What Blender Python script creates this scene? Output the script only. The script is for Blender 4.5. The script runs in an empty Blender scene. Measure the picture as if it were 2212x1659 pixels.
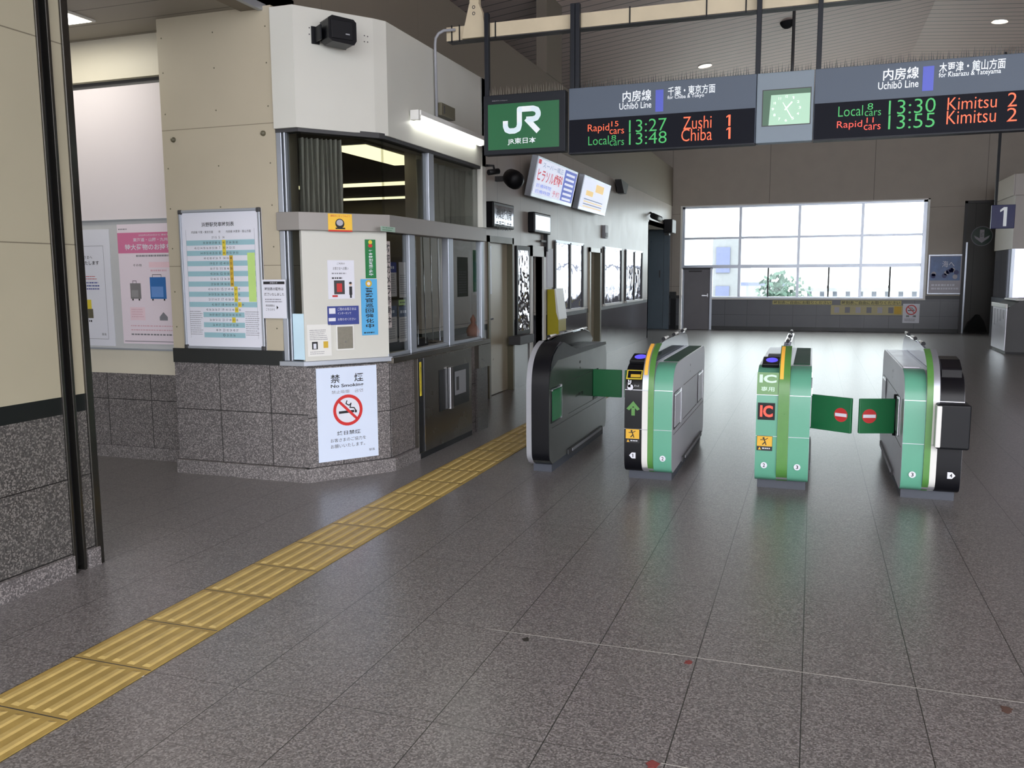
import bpy, math, random
from mathutils import Vector as V, Matrix
random.seed(7)
S = bpy.context.scene
C = S.collection
# ------------------------------------------------------------------ camera, measured from the vanishing points
FPX, YAW, PIT, ROL, CH = 1858.0, math.radians(19.228), math.radians(7.185), math.radians(-0.33), 1.53
cy, sy, cp, sp = math.cos(YAW), math.sin(YAW), math.cos(PIT), math.sin(PIT)
FW = V((-sy*cp, cy*cp, -sp)); _r = V((cy, sy, 0)); _u = _r.cross(FW)
RT = _r*math.cos(ROL) + _u*math.sin(ROL); UP = -_r*math.sin(ROL) + _u*math.cos(ROL)
EYE = V((0, 0, CH))
cam = bpy.data.objects.new('camera', bpy.data.cameras.new('camera')); C.objects.link(cam)
cam.matrix_world = Matrix(((RT.x, UP.x, -FW.x, 0), (RT.y, UP.y, -FW.y, 0), (RT.z, UP.z, -FW.z, CH), (0, 0, 0, 1)))
cam.data.sensor_width = 36; cam.data.lens = 36*FPX/2212; cam.data.clip_start = .05; cam.data.clip_end = 600
S.camera = cam
# ------------------------------------------------------------------ sky, exposure
S.view_settings.view_transform = 'Standard'; S.view_settings.look = 'None'
S.view_settings.gamma = 1; S.view_settings.exposure = 0.12; S.view_settings.use_curve_mapping = False
W = bpy.data.worlds.new('overcast_sky'); S.world = W; W.use_nodes = True
_nt = W.node_tree; _tc = _nt.nodes.new('ShaderNodeTexCoord'); _sp = _nt.nodes.new('ShaderNodeSeparateXYZ'); _rp = _nt.nodes.new('ShaderNodeValToRGB')
_nt.links.new(_tc.outputs['Generated'], _sp.inputs[0]); _nt.links.new(_sp.outputs[2], _rp.inputs[0]); _nt.links.new(_rp.outputs[0], _nt.nodes['Background'].inputs[0])
_e = _rp.color_ramp.elements; _e[0].position = 0; _e[0].color = (.44, .455, .49, 1); _e[1].position = .75; _e[1].color = (1, .985, 1, 1)
W.node_tree.nodes['Background'].inputs[1].default_value = 9.5

def area(name, loc, rot, sx, sy_, power, col=(1, 1, 1)):
    l = bpy.data.lights.new(name, 'AREA'); l.shape = 'RECTANGLE'; l.size = sx; l.size_y = sy_; l.energy = power; l.color = col
    o = bpy.data.objects.new(name, l); o.location = loc; o.rotation_euler = rot; C.objects.link(o); return o

# ------------------------------------------------------------------ measuring helpers: a photograph pixel's ray met with a real surface
def ray(x, y): return RT*((x-1106)/FPX) - UP*((y-829.5)/FPX) + FW
def hit(x, y, p, n):
    d = ray(x, y); n = V(n); return EYE + d*((V(p)-EYE).dot(n)/d.dot(n))
def onX(x, y, X): return hit(x, y, (X, 0, 0), (1, 0, 0))
def onY(x, y, Y): return hit(x, y, (0, Y, 0), (0, 1, 0))
def onZ(x, y, Z): return hit(x, y, (0, 0, Z), (0, 0, 1))

class Frame:
    def __init__(s, o, u, v=(0, 0, 1)):
        s.o = V(o); s.u = V(u).normalized(); s.v = V(v).normalized(); s.n = s.u.cross(s.v)
    def P(s, u, v, w=0): return s.o + s.u*u + s.v*v + s.n*w
    def px(s, x, y, w=0):
        p = hit(x, y, s.o + s.n*w, s.n) - s.o; return p.dot(s.u), p.dot(s.v)
    def R(s, x0, y0, x1, y1, w=0):
        a = s.px(x0, y0, w); b = s.px(x1, y1, w); return a[0], b[0], b[1], a[1]
def FY(Y): return Frame((0, Y, 0), (1, 0, 0))          # faces -Y, u = x, v = z
def FX(X): return Frame((X, 0, 0), (0, 1, 0))          # faces +X, u = y, v = z
FZ = Frame((0, 0, 0), (1, 0, 0), (0, 1, 0))            # u = x, v = y, w = z

# ------------------------------------------------------------------ materials
MATS = {}
def lin(c):
    c = c/255.0; return c/12.92 if c <= .04045 else ((c+.055)/1.055)**2.4
def rgb(t): return (lin(t[0]), lin(t[1]), lin(t[2]), 1)
def mat(name, col=(128, 128, 128), rough=.5, metal=0, var=.06, scale=3, emit=0, spec=.5, lines=None, speckle=None, alpha=1, bump=0, linecol=(40, 40, 40), coat=0, trans=0, rvar=.12):
    if name in MATS: return MATS[name]
    m = bpy.data.materials.new(name); m.use_nodes = True; nt = m.node_tree; N = nt.nodes; L = nt.links
    b = N['Principled BSDF']; b.inputs['Roughness'].default_value = rough; b.inputs['Metallic'].default_value = metal
    b.inputs['Specular IOR Level'].default_value = spec
    b.inputs['Coat Weight'].default_value = coat; b.inputs['Coat Roughness'].default_value = .08
    b.inputs['Transmission Weight'].default_value = trans
    tc = N.new('ShaderNodeTexCoord')
    def math_(op, a, b_=None, c_=None):
        n = N.new('ShaderNodeMath'); n.operation = op
        for i, v in enumerate((a, b_, c_)):
            if v is None: continue
            if isinstance(v, (int, float)): n.inputs[i].default_value = v
            else: L.new(v, n.inputs[i])
        return n.outputs[0]
    def mix(f, a, b_):
        n = N.new('ShaderNodeMix'); n.data_type = 'RGBA'
        for i, v in ((0, f), (6, a), (7, b_)):
            if isinstance(v, (int, float)): n.inputs[i].default_value = v
            elif isinstance(v, tuple): n.inputs[i].default_value = v
            else: L.new(v, n.inputs[i])
        return n.outputs[2]
    no = N.new('ShaderNodeTexNoise'); no.inputs['Scale'].default_value = scale; no.inputs['Detail'].default_value = 4
    L.new(tc.outputs['Object'], no.inputs['Vector'])
    c0 = rgb(col)
    dk = tuple(x*(1-var*2) for x in c0[:3])+(1,); lt = tuple(min(1, x*(1+var*2)) for x in c0[:3])+(1,)
    colr = mix(no.outputs[0], dk, lt)
    if speckle:      # (scale, dark colour, light colour)
        vo = N.new('ShaderNodeTexVoronoi'); vo.inputs['Scale'].default_value = speckle[0]; L.new(tc.outputs['Object'], vo.inputs['Vector'])
        r = N.new('ShaderNodeValToRGB'); r.color_ramp.interpolation = 'CONSTANT'
        e = r.color_ramp.elements; e[0].position = 0; e[0].color = rgb(speckle[1]); e[1].position = .3; e[1].color = c0
        e2 = r.color_ramp.elements.new(.74); e2.color = rgb(speckle[2])
        sx = N.new('ShaderNodeSeparateColor'); L.new(vo.outputs['Color'], sx.inputs[0]); L.new(sx.outputs[0], r.inputs[0])
        colr = mix(.72, colr, r.outputs[0])
    hgt = None
    if lines:        # list of (axis 0=u 1=v, offset, step, half width)
        uv = N.new('ShaderNodeUVMap'); s = N.new('ShaderNodeSeparateXYZ'); L.new(uv.outputs[0], s.inputs[0])
        tot = None
        for ax, off, st, hw in lines:
            q = math_('SUBTRACT', s.outputs[ax], off); q = math_('DIVIDE', q, st); q = math_('ADD', q, .5); q = math_('FRACT', q)
            q = math_('SUBTRACT', q, .5); q = math_('ABSOLUTE', q); q = math_('MULTIPLY', q, st); q = math_('LESS_THAN', q, hw)
            tot = q if tot is None else math_('MAXIMUM', tot, q)
        colr = mix(tot, colr, rgb(linecol)); hgt = math_('MULTIPLY', tot, -1.0)
    L.new(colr, b.inputs['Base Color'])
    rv = math_('MULTIPLY_ADD', no.outputs[0], rvar*(1 if rough > .08 else 0), max(0, rough-rvar/2*(1 if rough > .08 else 0)))
    L.new(rv, b.inputs['Roughness'])
    if bump:
        bn = N.new('ShaderNodeBump'); bn.inputs['Strength'].default_value = 1; bn.inputs['Distance'].default_value = bump
        n2 = N.new('ShaderNodeTexNoise'); n2.inputs['Scale'].default_value = scale; n2.inputs['Detail'].default_value = 2
        L.new(tc.outputs['Object'], n2.inputs['Vector'])
        L.new(n2.outputs[0], bn.inputs['Height']); L.new(bn.outputs[0], b.inputs['Normal'])
    if emit:
        L.new(colr, b.inputs['Emission Color']); b.inputs['Emission Strength'].default_value = emit
    if alpha < 1: b.inputs['Alpha'].default_value = alpha
    MATS[name] = m; return m
def glass_mat(name, tint=(225, 235, 232), f0=.04):
    if name in MATS: return MATS[name]
    m = bpy.data.materials.new(name); m.use_nodes = True; nt = m.node_tree; N = nt.nodes; L = nt.links
    N.remove(N['Principled BSDF']); out = N['Material Output']
    t = N.new('ShaderNodeBsdfTransparent'); t.inputs[0].default_value = rgb(tint)
    g = N.new('ShaderNodeBsdfGlossy'); g.inputs['Roughness'].default_value = .03
    lw = N.new('ShaderNodeLayerWeight'); lw.inputs[0].default_value = .5; pw = N.new('ShaderNodeMath'); pw.operation = 'POWER'; pw.inputs[1].default_value = 5
    mx = N.new('ShaderNodeMixShader'); mp = N.new('ShaderNodeMath'); mp.operation = 'MULTIPLY_ADD'; mp.inputs[1].default_value = 1-f0; mp.inputs[2].default_value = f0
    L.new(lw.outputs['Facing'], pw.inputs[0]); L.new(pw.outputs[0], mp.inputs[0]); L.new(mp.outputs[0], mx.inputs[0]); L.new(t.outputs[0], mx.inputs[1]); L.new(g.outputs[0], mx.inputs[2])
    L.new(mx.outputs[0], out.inputs[0]); MATS[name] = m; return m

GR = dict(var=.1, scale=2)
M_floor = mat('floor_granite', (114, 111, 111), .30, rvar=.02, speckle=(165, (83, 80, 80), (149, 146, 145)), lines=[(0, .013, .401, .0021), (1, .155, .8, .0013), (1, .555, .8, .0006)], linecol=(40, 40, 39), spec=1.0, scale=1.2, var=.08)
M_tact = mat('tactile_yellow', (170, 145, 80), .5, var=.2, scale=9)
M_rib = mat('tactile_rib_worn', (192, 168, 104), .45, var=.14, scale=14)
M_gran = mat('dado_granite', (104, 100, 100), .42, speckle=(150, (70, 67, 68), (158, 152, 150)), lines=[(0, .285, .457, .0035), (1, .105, .405, .0035)], linecol=(26, 25, 25), **GR)
M_gran_d = mat('dado_granite_booth', (104, 100, 100), .42, speckle=(150, (70, 67, 68), (158, 152, 150)), lines=[(0, .27, .4, .0035), (1, .105, .38, .0035)], linecol=(26, 25, 25), **GR)
M_gran_p = mat('plain_granite', (112, 108, 108), .4, speckle=(170, (76, 73, 74), (168, 162, 160)), **GR)
M_cream = mat('cream_panel', (182, 173, 152), .42, var=.03, lines=[(1, 1.615, 1.016, .0028)], linecol=(128, 120, 102))
M_creamW = mat('cream_white_panel', (214, 208, 190), .4, var=.02)
M_wallL = mat('left_wall_panel', (168, 160, 152), .36, var=.03, lines=[(0, .45, .9, .004), (1, .98, 2.46, .004)], linecol=(108, 102, 98), spec=.6)
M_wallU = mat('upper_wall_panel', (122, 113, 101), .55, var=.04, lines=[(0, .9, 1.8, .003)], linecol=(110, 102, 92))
M_wallB = mat('back_wall_panel', (164, 156, 146), .55, var=.04, lines=[(0, 4.0, 2.6, .006), (1, 3.2, 2.0, .004)], linecol=(100, 95, 90))
M_dadoB = mat('back_dado_tile', (84, 86, 92), .35, var=.06, lines=[(0, .1, .6, .006), (1, .42, .4, .006)], linecol=(48, 48, 52))
M_dadoL = mat('left_dado_polished', (74, 72, 76), .14, var=.08, lines=[(0, .45, .9, .003)], linecol=(44, 43, 44), spec=.9)
M_dark = mat('dark_band', (22, 26, 26), .4, var=.05)
M_black = mat('black_plastic', (19, 20, 24), .45, var=.04, spec=.25)
M_blackg = mat('black_gloss', (13, 14, 19), .34, var=.03, spec=.25)
M_rail = mat('dark_rail_metal', (92, 90, 86), .22, .9, var=.05)
M_navy = mat('navy_frame', (24, 28, 36), .5, var=.04, spec=.3)
M_steel = mat('stainless_steel', (168, 168, 170), .24, 1, var=.04, scale=12)
M_steelg = mat('gate_side_steel', (196, 194, 203), .32, .55, var=.03, scale=6)
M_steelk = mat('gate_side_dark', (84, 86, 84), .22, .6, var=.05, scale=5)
M_steeld = mat('dark_stainless', (104, 99, 92), .26, .9, var=.06, scale=4)
M_alu = mat('aluminium', (176, 182, 192), .35, .7, var=.03)
M_chrome = mat('chrome', (215, 216, 220), .1, 1, var=.02)
M_white = mat('white_paint', (226, 226, 222), .4, var=.02)
M_fasc = mat('fascia_white', (206, 206, 198), .36, var=.02)
M_mint = mat('mint_plastic', (96, 164, 138), .36, var=.02)
M_fing = mat('leaf_green', (84, 138, 66), .3, var=.05, scale=20)
M_flap = mat('flap_green', (18, 104, 58), .4, var=.04)
M_trayg = mat('tray_green', (34, 74, 54), .6, var=.05, spec=.15)
M_grey = mat('grey_plastic', (150, 152, 158), .45, var=.03)
M_dgrey = mat('dark_grey', (60, 60, 62), .5, var=.05)
M_trans = mat('transom_grey', (150, 146, 142), .38, .3, var=.04)
M_ceil = mat('ceiling_slats', (228, 209, 203), .55, var=.03, lines=[(1, 0, .26, .014)], linecol=(140, 132, 127))
M_ceill = mat('low_ceiling_boards', (150, 144, 134), .55, var=.03, lines=[(1, 0, .3, .006)], linecol=(96, 92, 86))
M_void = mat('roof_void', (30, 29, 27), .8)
M_beam = mat('beam_cream', (205, 192, 164), .5, var=.08, scale=5)
M_mirror = mat('film_glass', (205, 208, 220), .035, .92, var=.01, scale=2.2, bump=.02)
M_glass = glass_mat('window_glass')
M_glassd = glass_mat('booth_glass', (224, 225, 224), .012)
M_sheet = glass_mat('vinyl_sheet', (225, 225, 220), .06)
M_fin = glass_mat('milky_acrylic', (212, 212, 226), .10)
M_smoke = glass_mat('smoked_acrylic', (34, 33, 38), .03)
M_paper = mat('paper_white', (222, 224, 234), .5, var=.01)
M_paperb = mat('paper_bluewhite', (214, 226, 246), .5, var=.01)
M_paperp = mat('paper_pinkwhite', (234, 222, 232), .5, var=.01)
M_pink = mat('ink_pink', (214, 120, 160), .5, var=.02)
M_ink = mat('ink_black', (24, 24, 28), .5)
M_inkg = mat('ink_grey', (128, 128, 136), .5)
M_inkl = mat('ink_pale_grey', (178, 176, 186), .5)
M_inkp = mat('ink_pale_pink', (218, 176, 190), .5)
M_teal = mat('ink_teal', (150, 190, 200), .5)
M_inky = mat('ink_yellow', (220, 200, 60), .5)
M_inko = mat('ink_amber', (206, 170, 50), .5)
M_lime = mat('ink_lime', (188, 222, 130), .5)
M_inkb = mat('ink_blue', (52, 66, 140), .5)
M_blue = mat('poster_blue', (44, 110, 180), .5)
M_sky = mat('sticker_sky_blue', (84, 170, 222), .5, var=.01)
M_stg = mat('sticker_green', (24, 120, 62), .5, var=.01)
M_red = mat('sign_red', (206, 44, 42), .5, var=.01)
M_flred = mat('flap_red', (196, 48, 48), .5, var=.01)
M_cork = mat('booth_curtain', (168, 168, 158), .8, var=.08, scale=10)
M_int = mat('office_interior', (86, 80, 68), .7)
M_ylw = mat('kiosk_yellow', (176, 164, 40), .4)
M_warn = mat('warning_yellow', (226, 176, 52), .5)
M_bluegr = mat('bluegrey_door', (92, 106, 118), .3, var=.05)
M_doorc = mat('door_cream', (168, 160, 138), .3, var=.05, spec=.6)
M_doorf = mat('door_frame_bronze', (96, 92, 74), .4, var=.04)
M_doorg = mat('door_grey', (120, 118, 124), .45)
def led(n, c, s): return mat(n, c, .5, emit=s, var=0)
E_or = led('led_orange', (235, 96, 60), .8); E_gr = led('led_green', (56, 160, 84), .55); E_redl = led('led_red', (240, 74, 58), .9)
E_lamp = led('lamp_white', (255, 253, 240), 9); E_tube = led('tube_white', (255, 255, 246), 7); E_offl = led('office_panel', (255, 246, 196), 2.2)
E_soff = led('soffit_panel', (255, 250, 236), 12)
E_ad = led('lightbox_white', (224, 230, 250), .62); E_adr = led('lightbox_red', (214, 70, 84), .4); E_adb = led('lightbox_blue', (92, 112, 214), .4)
E_ado = led('lightbox_orange', (238, 200, 124), .6); E_adg = led('lightbox_grey', (120, 134, 160), .4)
E_scr = led('clock_lcd', (160, 196, 172), .42); E_scrd = led('clock_dark', (70, 100, 80), .25); E_pur = led('reader_violet', (92, 84, 230), .9)
E_hand = led('clock_hand', (225, 240, 226), .8)
M_jr = mat('sign_green', (24, 96, 56), .4, emit=.10, var=.02)
M_lett = mat('sign_letter', (226, 232, 236), .5, emit=.25, var=0)
M_sgn = mat('sign_slate', (84, 95, 110), .6, var=.02, emit=.04)
M_ledp = mat('led_panel', (22, 24, 33), .6, var=.02, spec=.12)
M_sblue = mat('line_blue', (76, 88, 190), .45, emit=.15, var=.03)
M_navb = mat('sign_navy', (28, 34, 92), .45, emit=.05)
M_exg = mat('arrow_sign_green', (40, 62, 52), .4)

# ------------------------------------------------------------------ mesh building
TXT = {}
def text_mesh(s, bold):
    k = (s, bold)
    if k in TXT: return TXT[k]
    cu = bpy.data.curves.new('t', 'FONT'); cu.body = s; cu.size = 1; cu.offset = bold; cu.resolution_u = 3; cu.fill_mode = 'FRONT'
    o = bpy.data.objects.new('t', cu); C.objects.link(o)
    dg = bpy.context.evaluated_depsgraph_get(); me = bpy.data.meshes.new_from_object(o.evaluated_get(dg))
    vs = [(v.co.x, v.co.y) for v in me.vertices]; fs = [tuple(p.vertices) for p in me.polygons]
    bpy.data.objects.remove(o); bpy.data.curves.remove(cu); bpy.data.meshes.remove(me)
    xs = [a for a, b in vs] or [0]; ys = [b for a, b in vs] or [0]
    TXT[k] = (vs, fs, min(xs), max(xs), min(ys), max(ys)); return TXT[k]

class MB:
    def __init__(s, fr=FZ): s.f = fr; s.v = []; s.fc = []; s.mi = []; s.uv = []; s.sm = []; s.ms = []
    def m(s, m):
        if m not in s.ms: s.ms.append(m)
        return s.ms.index(m)
    def add(s, pts, faces, mt, smooth=False, local=True):
        b = len(s.v); k = s.m(mt)
        for p in pts: s.v.append(s.f.P(*p) if local else V(p))
        for f in faces:
            s.fc.append([b+i for i in f]); s.mi.append(k); s.sm.append(smooth)
            if local: s.uv.append([(pts[i][0], pts[i][1]) for i in f])
            else: s.uv.append([((V(pts[i])-s.f.o).dot(s.f.u), (V(pts[i])-s.f.o).dot(s.f.v)) for i in f])
        return s
    def box(s, u0, u1, v0, v1, w0, w1, mt):
        u0, u1 = sorted((u0, u1)); v0, v1 = sorted((v0, v1)); w0, w1 = sorted((w0, w1))
        p = [(u, v, w) for w in (w0, w1) for v in (v0, v1) for u in (u0, u1)]
        return s.add(p, [(4, 5, 7, 6), (1, 0, 2, 3), (0, 1, 5, 4), (3, 2, 6, 7), (2, 0, 4, 6), (1, 3, 7, 5)], mt)
    def rect(s, u0, u1, v0, v1, w, mt): return s.add([(u0, v0, w), (u1, v0, w), (u1, v1, w), (u0, v1, w)], [(0, 1, 2, 3)], mt)
    def poly(s, pts, w, mt): return s.add([(a, b, w) for a, b in pts], [tuple(range(len(pts)))], mt)
    def prism(s, pts, w0, w1, mt, capmat=None, smooth=False):   # counter-clockwise outline in (u, v), extruded in w
        n = len(pts); lo = [(a, b, w0) for a, b in pts]; hi = [(a, b, w1) for a, b in pts]
        s.add(lo+hi, [(i, (i+1) % n, n+(i+1) % n, n+i) for i in range(n)], mt, smooth)
        s.add(hi, [tuple(range(n))], capmat or mt); s.add(lo, [tuple(reversed(range(n)))], capmat or mt); return s
    def disc(s, u, v, ru, rv, w, mt, n=28): return s.poly([(u+ru*math.cos(6.2832*i/n), v+rv*math.sin(6.2832*i/n)) for i in range(n)], w, mt)
    def ring(s, u, v, r0, r1, w, mt, n=36, asp=1):
        a = [(u+r*math.cos(6.2832*i/n)*asp, v+r*math.sin(6.2832*i/n), w) for r in (r0, r1) for i in range(n)]
        return s.add(a, [(i, n+i, n+(i+1) % n, (i+1) % n) for i in range(n)], mt)
    def stroke(s, pts, wd, w, mt, cap=True):
        for i in range(len(pts)-1):
            a, b = V(pts[i]), V(pts[i+1]); d = (b-a)
            if d.length < 1e-9: continue
            d.normalize(); q = V((-d.y, d.x))*wd/2
            s.poly([tuple(a-q), tuple(b-q), tuple(b+q), tuple(a+q)], w, mt)
            if cap and i: s.disc(a.x, a.y, wd/2, wd/2, w, mt, 14)
        return s
    def text(s, t, u0, u1, v0, v1, w, mt, bold=0.0):
        if t == '1':
            c = u0+(u1-u0)*.62; k = max(.0018, (u1-u0)*.2)
            s.rect(c-k/1, c+k/1, v0, v1, w, mt); return s.poly([(c-k, v1), (u0, v1-(v1-v0)*.14), (u0, v1-(v1-v0)*.26), (c-k, v1-(v1-v0)*.15)], w, mt)
        vs, fs, x0, x1, y0, y1 = text_mesh(t, bold)
        if not vs: return s
        ku = (u1-u0)/max(1e-6, x1-x0); kv = (v1-v0)/max(1e-6, y1-y0)
        return s.add([(u0+(x-x0)*ku, v0+(y-y0)*kv, w) for x, y in vs], fs, mt)
    def vtext(s, t, u0, u1, v0, v1, w, mt, bold=0.0):
        h = (v1-v0)/len(t)
        for i, c in enumerate(t): s.text(c, u0, u1, v1-(i+1)*h+.08*h, v1-i*h-.08*h, w, mt, bold)
        return s
    def tube(s, pts, r, mt, n=12, local=True, r2=None):
        P = [s.f.P(*p) if local else V(p) for p in pts]; b = len(s.v); k = s.m(mt); prev = None
        for i, p in enumerate(P):
            d = ((P[min(i+1, len(P)-1)]-P[max(i-1, 0)])).normalized()
            if prev is None: x = d.orthogonal().normalized()
            else: x = (prev-d*prev.dot(d)).normalized()
            prev = x; y = d.cross(x); rr = r if r2 is None else r+(r2-r)*i/(len(P)-1)
            for j in range(n): s.v.append(p+(x*math.cos(6.2832*j/n)+y*math.sin(6.2832*j/n))*rr)
        for i in range(len(P)-1):
            for j in range(n):
                s.fc.append([b+i*n+j, b+i*n+(j+1) % n, b+(i+1)*n+(j+1) % n, b+(i+1)*n+j]); s.mi.append(k); s.sm.append(True); s.uv.append([(0, 0)]*4)
        for e, rv in ((0, True), (len(P)-1, False)):
            f = [b+e*n+j for j in range(n)]; s.fc.append(f[::-1] if rv else f); s.mi.append(k); s.sm.append(False); s.uv.append([(0, 0)]*n)
        return s
    def lathe(s, c, prof, axis, mt, n=24):      # prof: (radius, distance along the world axis)
        a = V(axis).normalized(); x = a.orthogonal().normalized(); y = a.cross(x); b = len(s.v); k = s.m(mt); c = V(c)
        for r, h in prof:
            for j in range(n): s.v.append(c+a*h+(x*math.cos(6.2832*j/n)+y*math.sin(6.2832*j/n))*max(r, 1e-5))
        for i in range(len(prof)-1):
            for j in range(n):
                s.fc.append([b+i*n+j, b+i*n+(j+1) % n, b+(i+1)*n+(j+1) % n, b+(i+1)*n+j]); s.mi.append(k); s.sm.append(True); s.uv.append([(0, 0)]*4)
        return s
    def build(s, name, parent=None, label=None, cat=None, group=None, kind=None, bevel=0, origin=None, seg=2):
        if parent is not None: off = parent.location.copy()
        elif origin is not None: off = V(origin)
        else:
            xs = [p.x for p in s.v]; ys = [p.y for p in s.v]; zs = [p.z for p in s.v]
            off = V(((min(xs)+max(xs))/2, (min(ys)+max(ys))/2, min(zs)))
        if parent is not None and parent.parent is not None: off = V(parent['_base'])
        me = bpy.data.meshes.new(name); me.from_pydata([tuple(p-off) for p in s.v], [], s.fc)
        for m_ in s.ms: me.materials.append(m_)
        me.polygons.foreach_set('material_index', s.mi); me.polygons.foreach_set('use_smooth', s.sm)
        uvl = me.uv_layers.new(name='UVMap'); i = 0
        for f in s.uv:
            for c in f: uvl.data[i].uv = c; i += 1
        o = bpy.data.objects.new(name, me); C.objects.link(o)
        if parent is not None: o.parent = parent; BASE[o.name] = off.copy()
        else: o.location = off
        o['_base'] = list(off)
        if bevel:
            b = o.modifiers.new('bevel', 'BEVEL'); b.width = bevel; b.segments = seg; b.limit_method = 'ANGLE'; b.angle_limit = math.radians(35)
        return tag(o, label, cat, group, kind)
BASE = {}
def tag(o, label=None, cat=None, group=None, kind=None):
    if label: o['label'] = label
    if cat: o['category'] = cat
    if group: o['group'] = group
    if kind: o['kind'] = kind
    return o
def thing(name, label, cat, loc, group=None):
    o = bpy.data.objects.new(name, None); C.objects.link(o); o.location = loc; o.empty_display_size = .1; o['_base'] = list(loc); return tag(o, label, cat, group)
def struct(mb, name, parent=None, **k): return mb.build(name, parent, kind='structure', **k)
def path_wall(mb, path, z0, z1, th, mt, start=0.0):     # outer face along path, thickness goes to the left of travel (inside)
    # outward normal is right-hand side (u x z)
    n = len(path); P = [V(p) for p in path]; D = [(P[i+1]-P[i]).normalized() for i in range(n-1)]
    Nn = [V((d.y, -d.x)) for d in D]; inner = []
    for i in range(n):
        if i == 0: q = Nn[0]
        elif i == n-1: q = Nn[-1]
        else:
            q = (Nn[i-1]+Nn[i]); q = q/ (q.dot(Nn[i]))
        inner.append(P[i]-q*th)
    L_ = start; k = mb.m(mt)
    for i in range(n-1):
        ln = (P[i+1]-P[i]).length; b = len(mb.v)
        for p in (P[i], P[i+1], inner[i+1], inner[i]):
            for z in (z0, z1): mb.v.append(V((p.x, p.y, z)))
        F = [(0, 2, 3, 1), (4, 6, 7, 5), (1, 3, 5, 7), (2, 0, 6, 4)]
        if i == 0: F.append((6, 0, 1, 7))
        if i == n-2: F.append((2, 4, 5, 3))
        U = {0: L_, 1: L_, 2: L_+ln, 3: L_+ln, 4: L_+ln, 5: L_+ln, 6: L_, 7: L_}
        for f in F:
            mb.fc.append([b+j for j in f]); mb.mi.append(k); mb.sm.append(False); mb.uv.append([(U[j], z0 if j % 2 == 0 else z1) for j in f])
        L_ += ln
    return mb

# ================================================================== SETTING
XL, YB, YP, YR = -3.79, 24.6, 5.46, 5.74
CX, CZ = 1.842, 6.276                       # ceiling crease
struct(MB().box(-10, 26, -26, YB+.2, -.2, 0, M_floor), 'floor')
struct(MB().box(-1.3, 4.2, 3.3535, 3.3565, 0, .0006, mat('joint_pale', (176, 174, 168), .6)).box(-.4, 1.0, 2.5538, 2.5562, 0, .0006, mat('joint_pale')), 'trim_8')
# raised yellow paving strip on the floor
mb = MB(); x0, x1 = -2.785, -2.395
mb.box(x0, x1, -1.2, 11.2, 0, .004, M_tact)
y = .155-1.2
while y < 11.2:
    for k in range(5):
        c = x0+.045+k*.075
        a, b = y+.02, y+.38
        mb.add([(c-.019, a, .004), (c+.019, a, .004), (c+.019, b, .004), (c-.019, b, .004), (c-.011, a+.015, .009), (c+.011, a+.015, .009), (c+.011, b-.015, .009), (c-.011, b-.015, .009)],
               [(4, 5, 6, 7), (0, 1, 5, 4), (1, 2, 6, 5), (2, 3, 7, 6), (3, 0, 4, 7)], M_rib)
    mb.box(x0, x1, y-.0025, y+.0025, .004, .0045, M_dgrey)
    y += .4
mb.build('tactile_paving', label='long strip of yellow ribbed tactile paving running diagonally across the floor', cat='tactile paving')
# floor stains
def blob(name, px, py, r, m_, label, cat):
    p = onZ(px, py, 0); mb = MB(); n = 14
    pts = [(p.x+r*(1+random.uniform(-.35, .35))*math.cos(6.2832*i/n), p.y+r*1.3*(1+random.uniform(-.35, .35))*math.sin(6.2832*i/n)) for i in range(n)]
    mb.prism(pts, 0.0002, .0016, m_); mb.build(name, label=label, cat=cat)
M_stain = mat('red_mark', (128, 62, 60), .7, var=.2, scale=80)
M_gum = mat('dirt_dark', (46, 44, 40), .7)
blob('floor_mark', 1487, 1431, .016, M_stain, 'faded red paint mark on the floor just below the pale cross joint', 'floor mark')
blob('floor_mark', 1411, 1652, .02, M_stain, 'faded red paint mark at the very bottom edge of the floor view', 'floor mark')
blob('floor_mark', 2175, 1534, .02, mat('brown_mark', (92, 70, 62), .7), 'faded brown mark on the floor near the right edge', 'floor mark')
blob('dirt_spot', 1136, 1382, .014, M_gum, 'small black dirt spot on open floor right of the tactile strip', 'dirt')
blob('dirt_spot', 306, 1461, .007, M_white, 'tiny white scrap lying beside the yellow tactile strip', 'litter')

# ceiling (two slopes)
mb = MB()
zl = 6.055+.12*-6.2; zr = CZ-.08*(12-CX)
for (xa, za, xb, zb) in ((-6.2, zl, CX, CZ), (CX, CZ, 12, zr)):
    mb.add([(xa, -5.2, za), (xb, -5.2, zb), (xb, YB+.2, zb), (xa, YB+.2, za), (xa, -5.2, za+.15), (xb, -5.2, zb+.15), (xb, YB+.2, zb+.15), (xa, YB+.2, za+.15)],
           [(3, 2, 1, 0), (4, 5, 6, 7), (0, 1, 5, 4), (2, 3, 7, 6), (0, 4, 7, 3), (1, 2, 6, 5)], M_ceil)
struct(mb, 'ceiling')
mb = MB(); mb.box(-10, -3.79, -9, 5.9, 3.44, 3.6, M_ceill); mb.box(-3.80, -3.765, -9, 5.5, 3.41, 3.46, M_alu)
struct(mb, 'trim_1')
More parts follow.
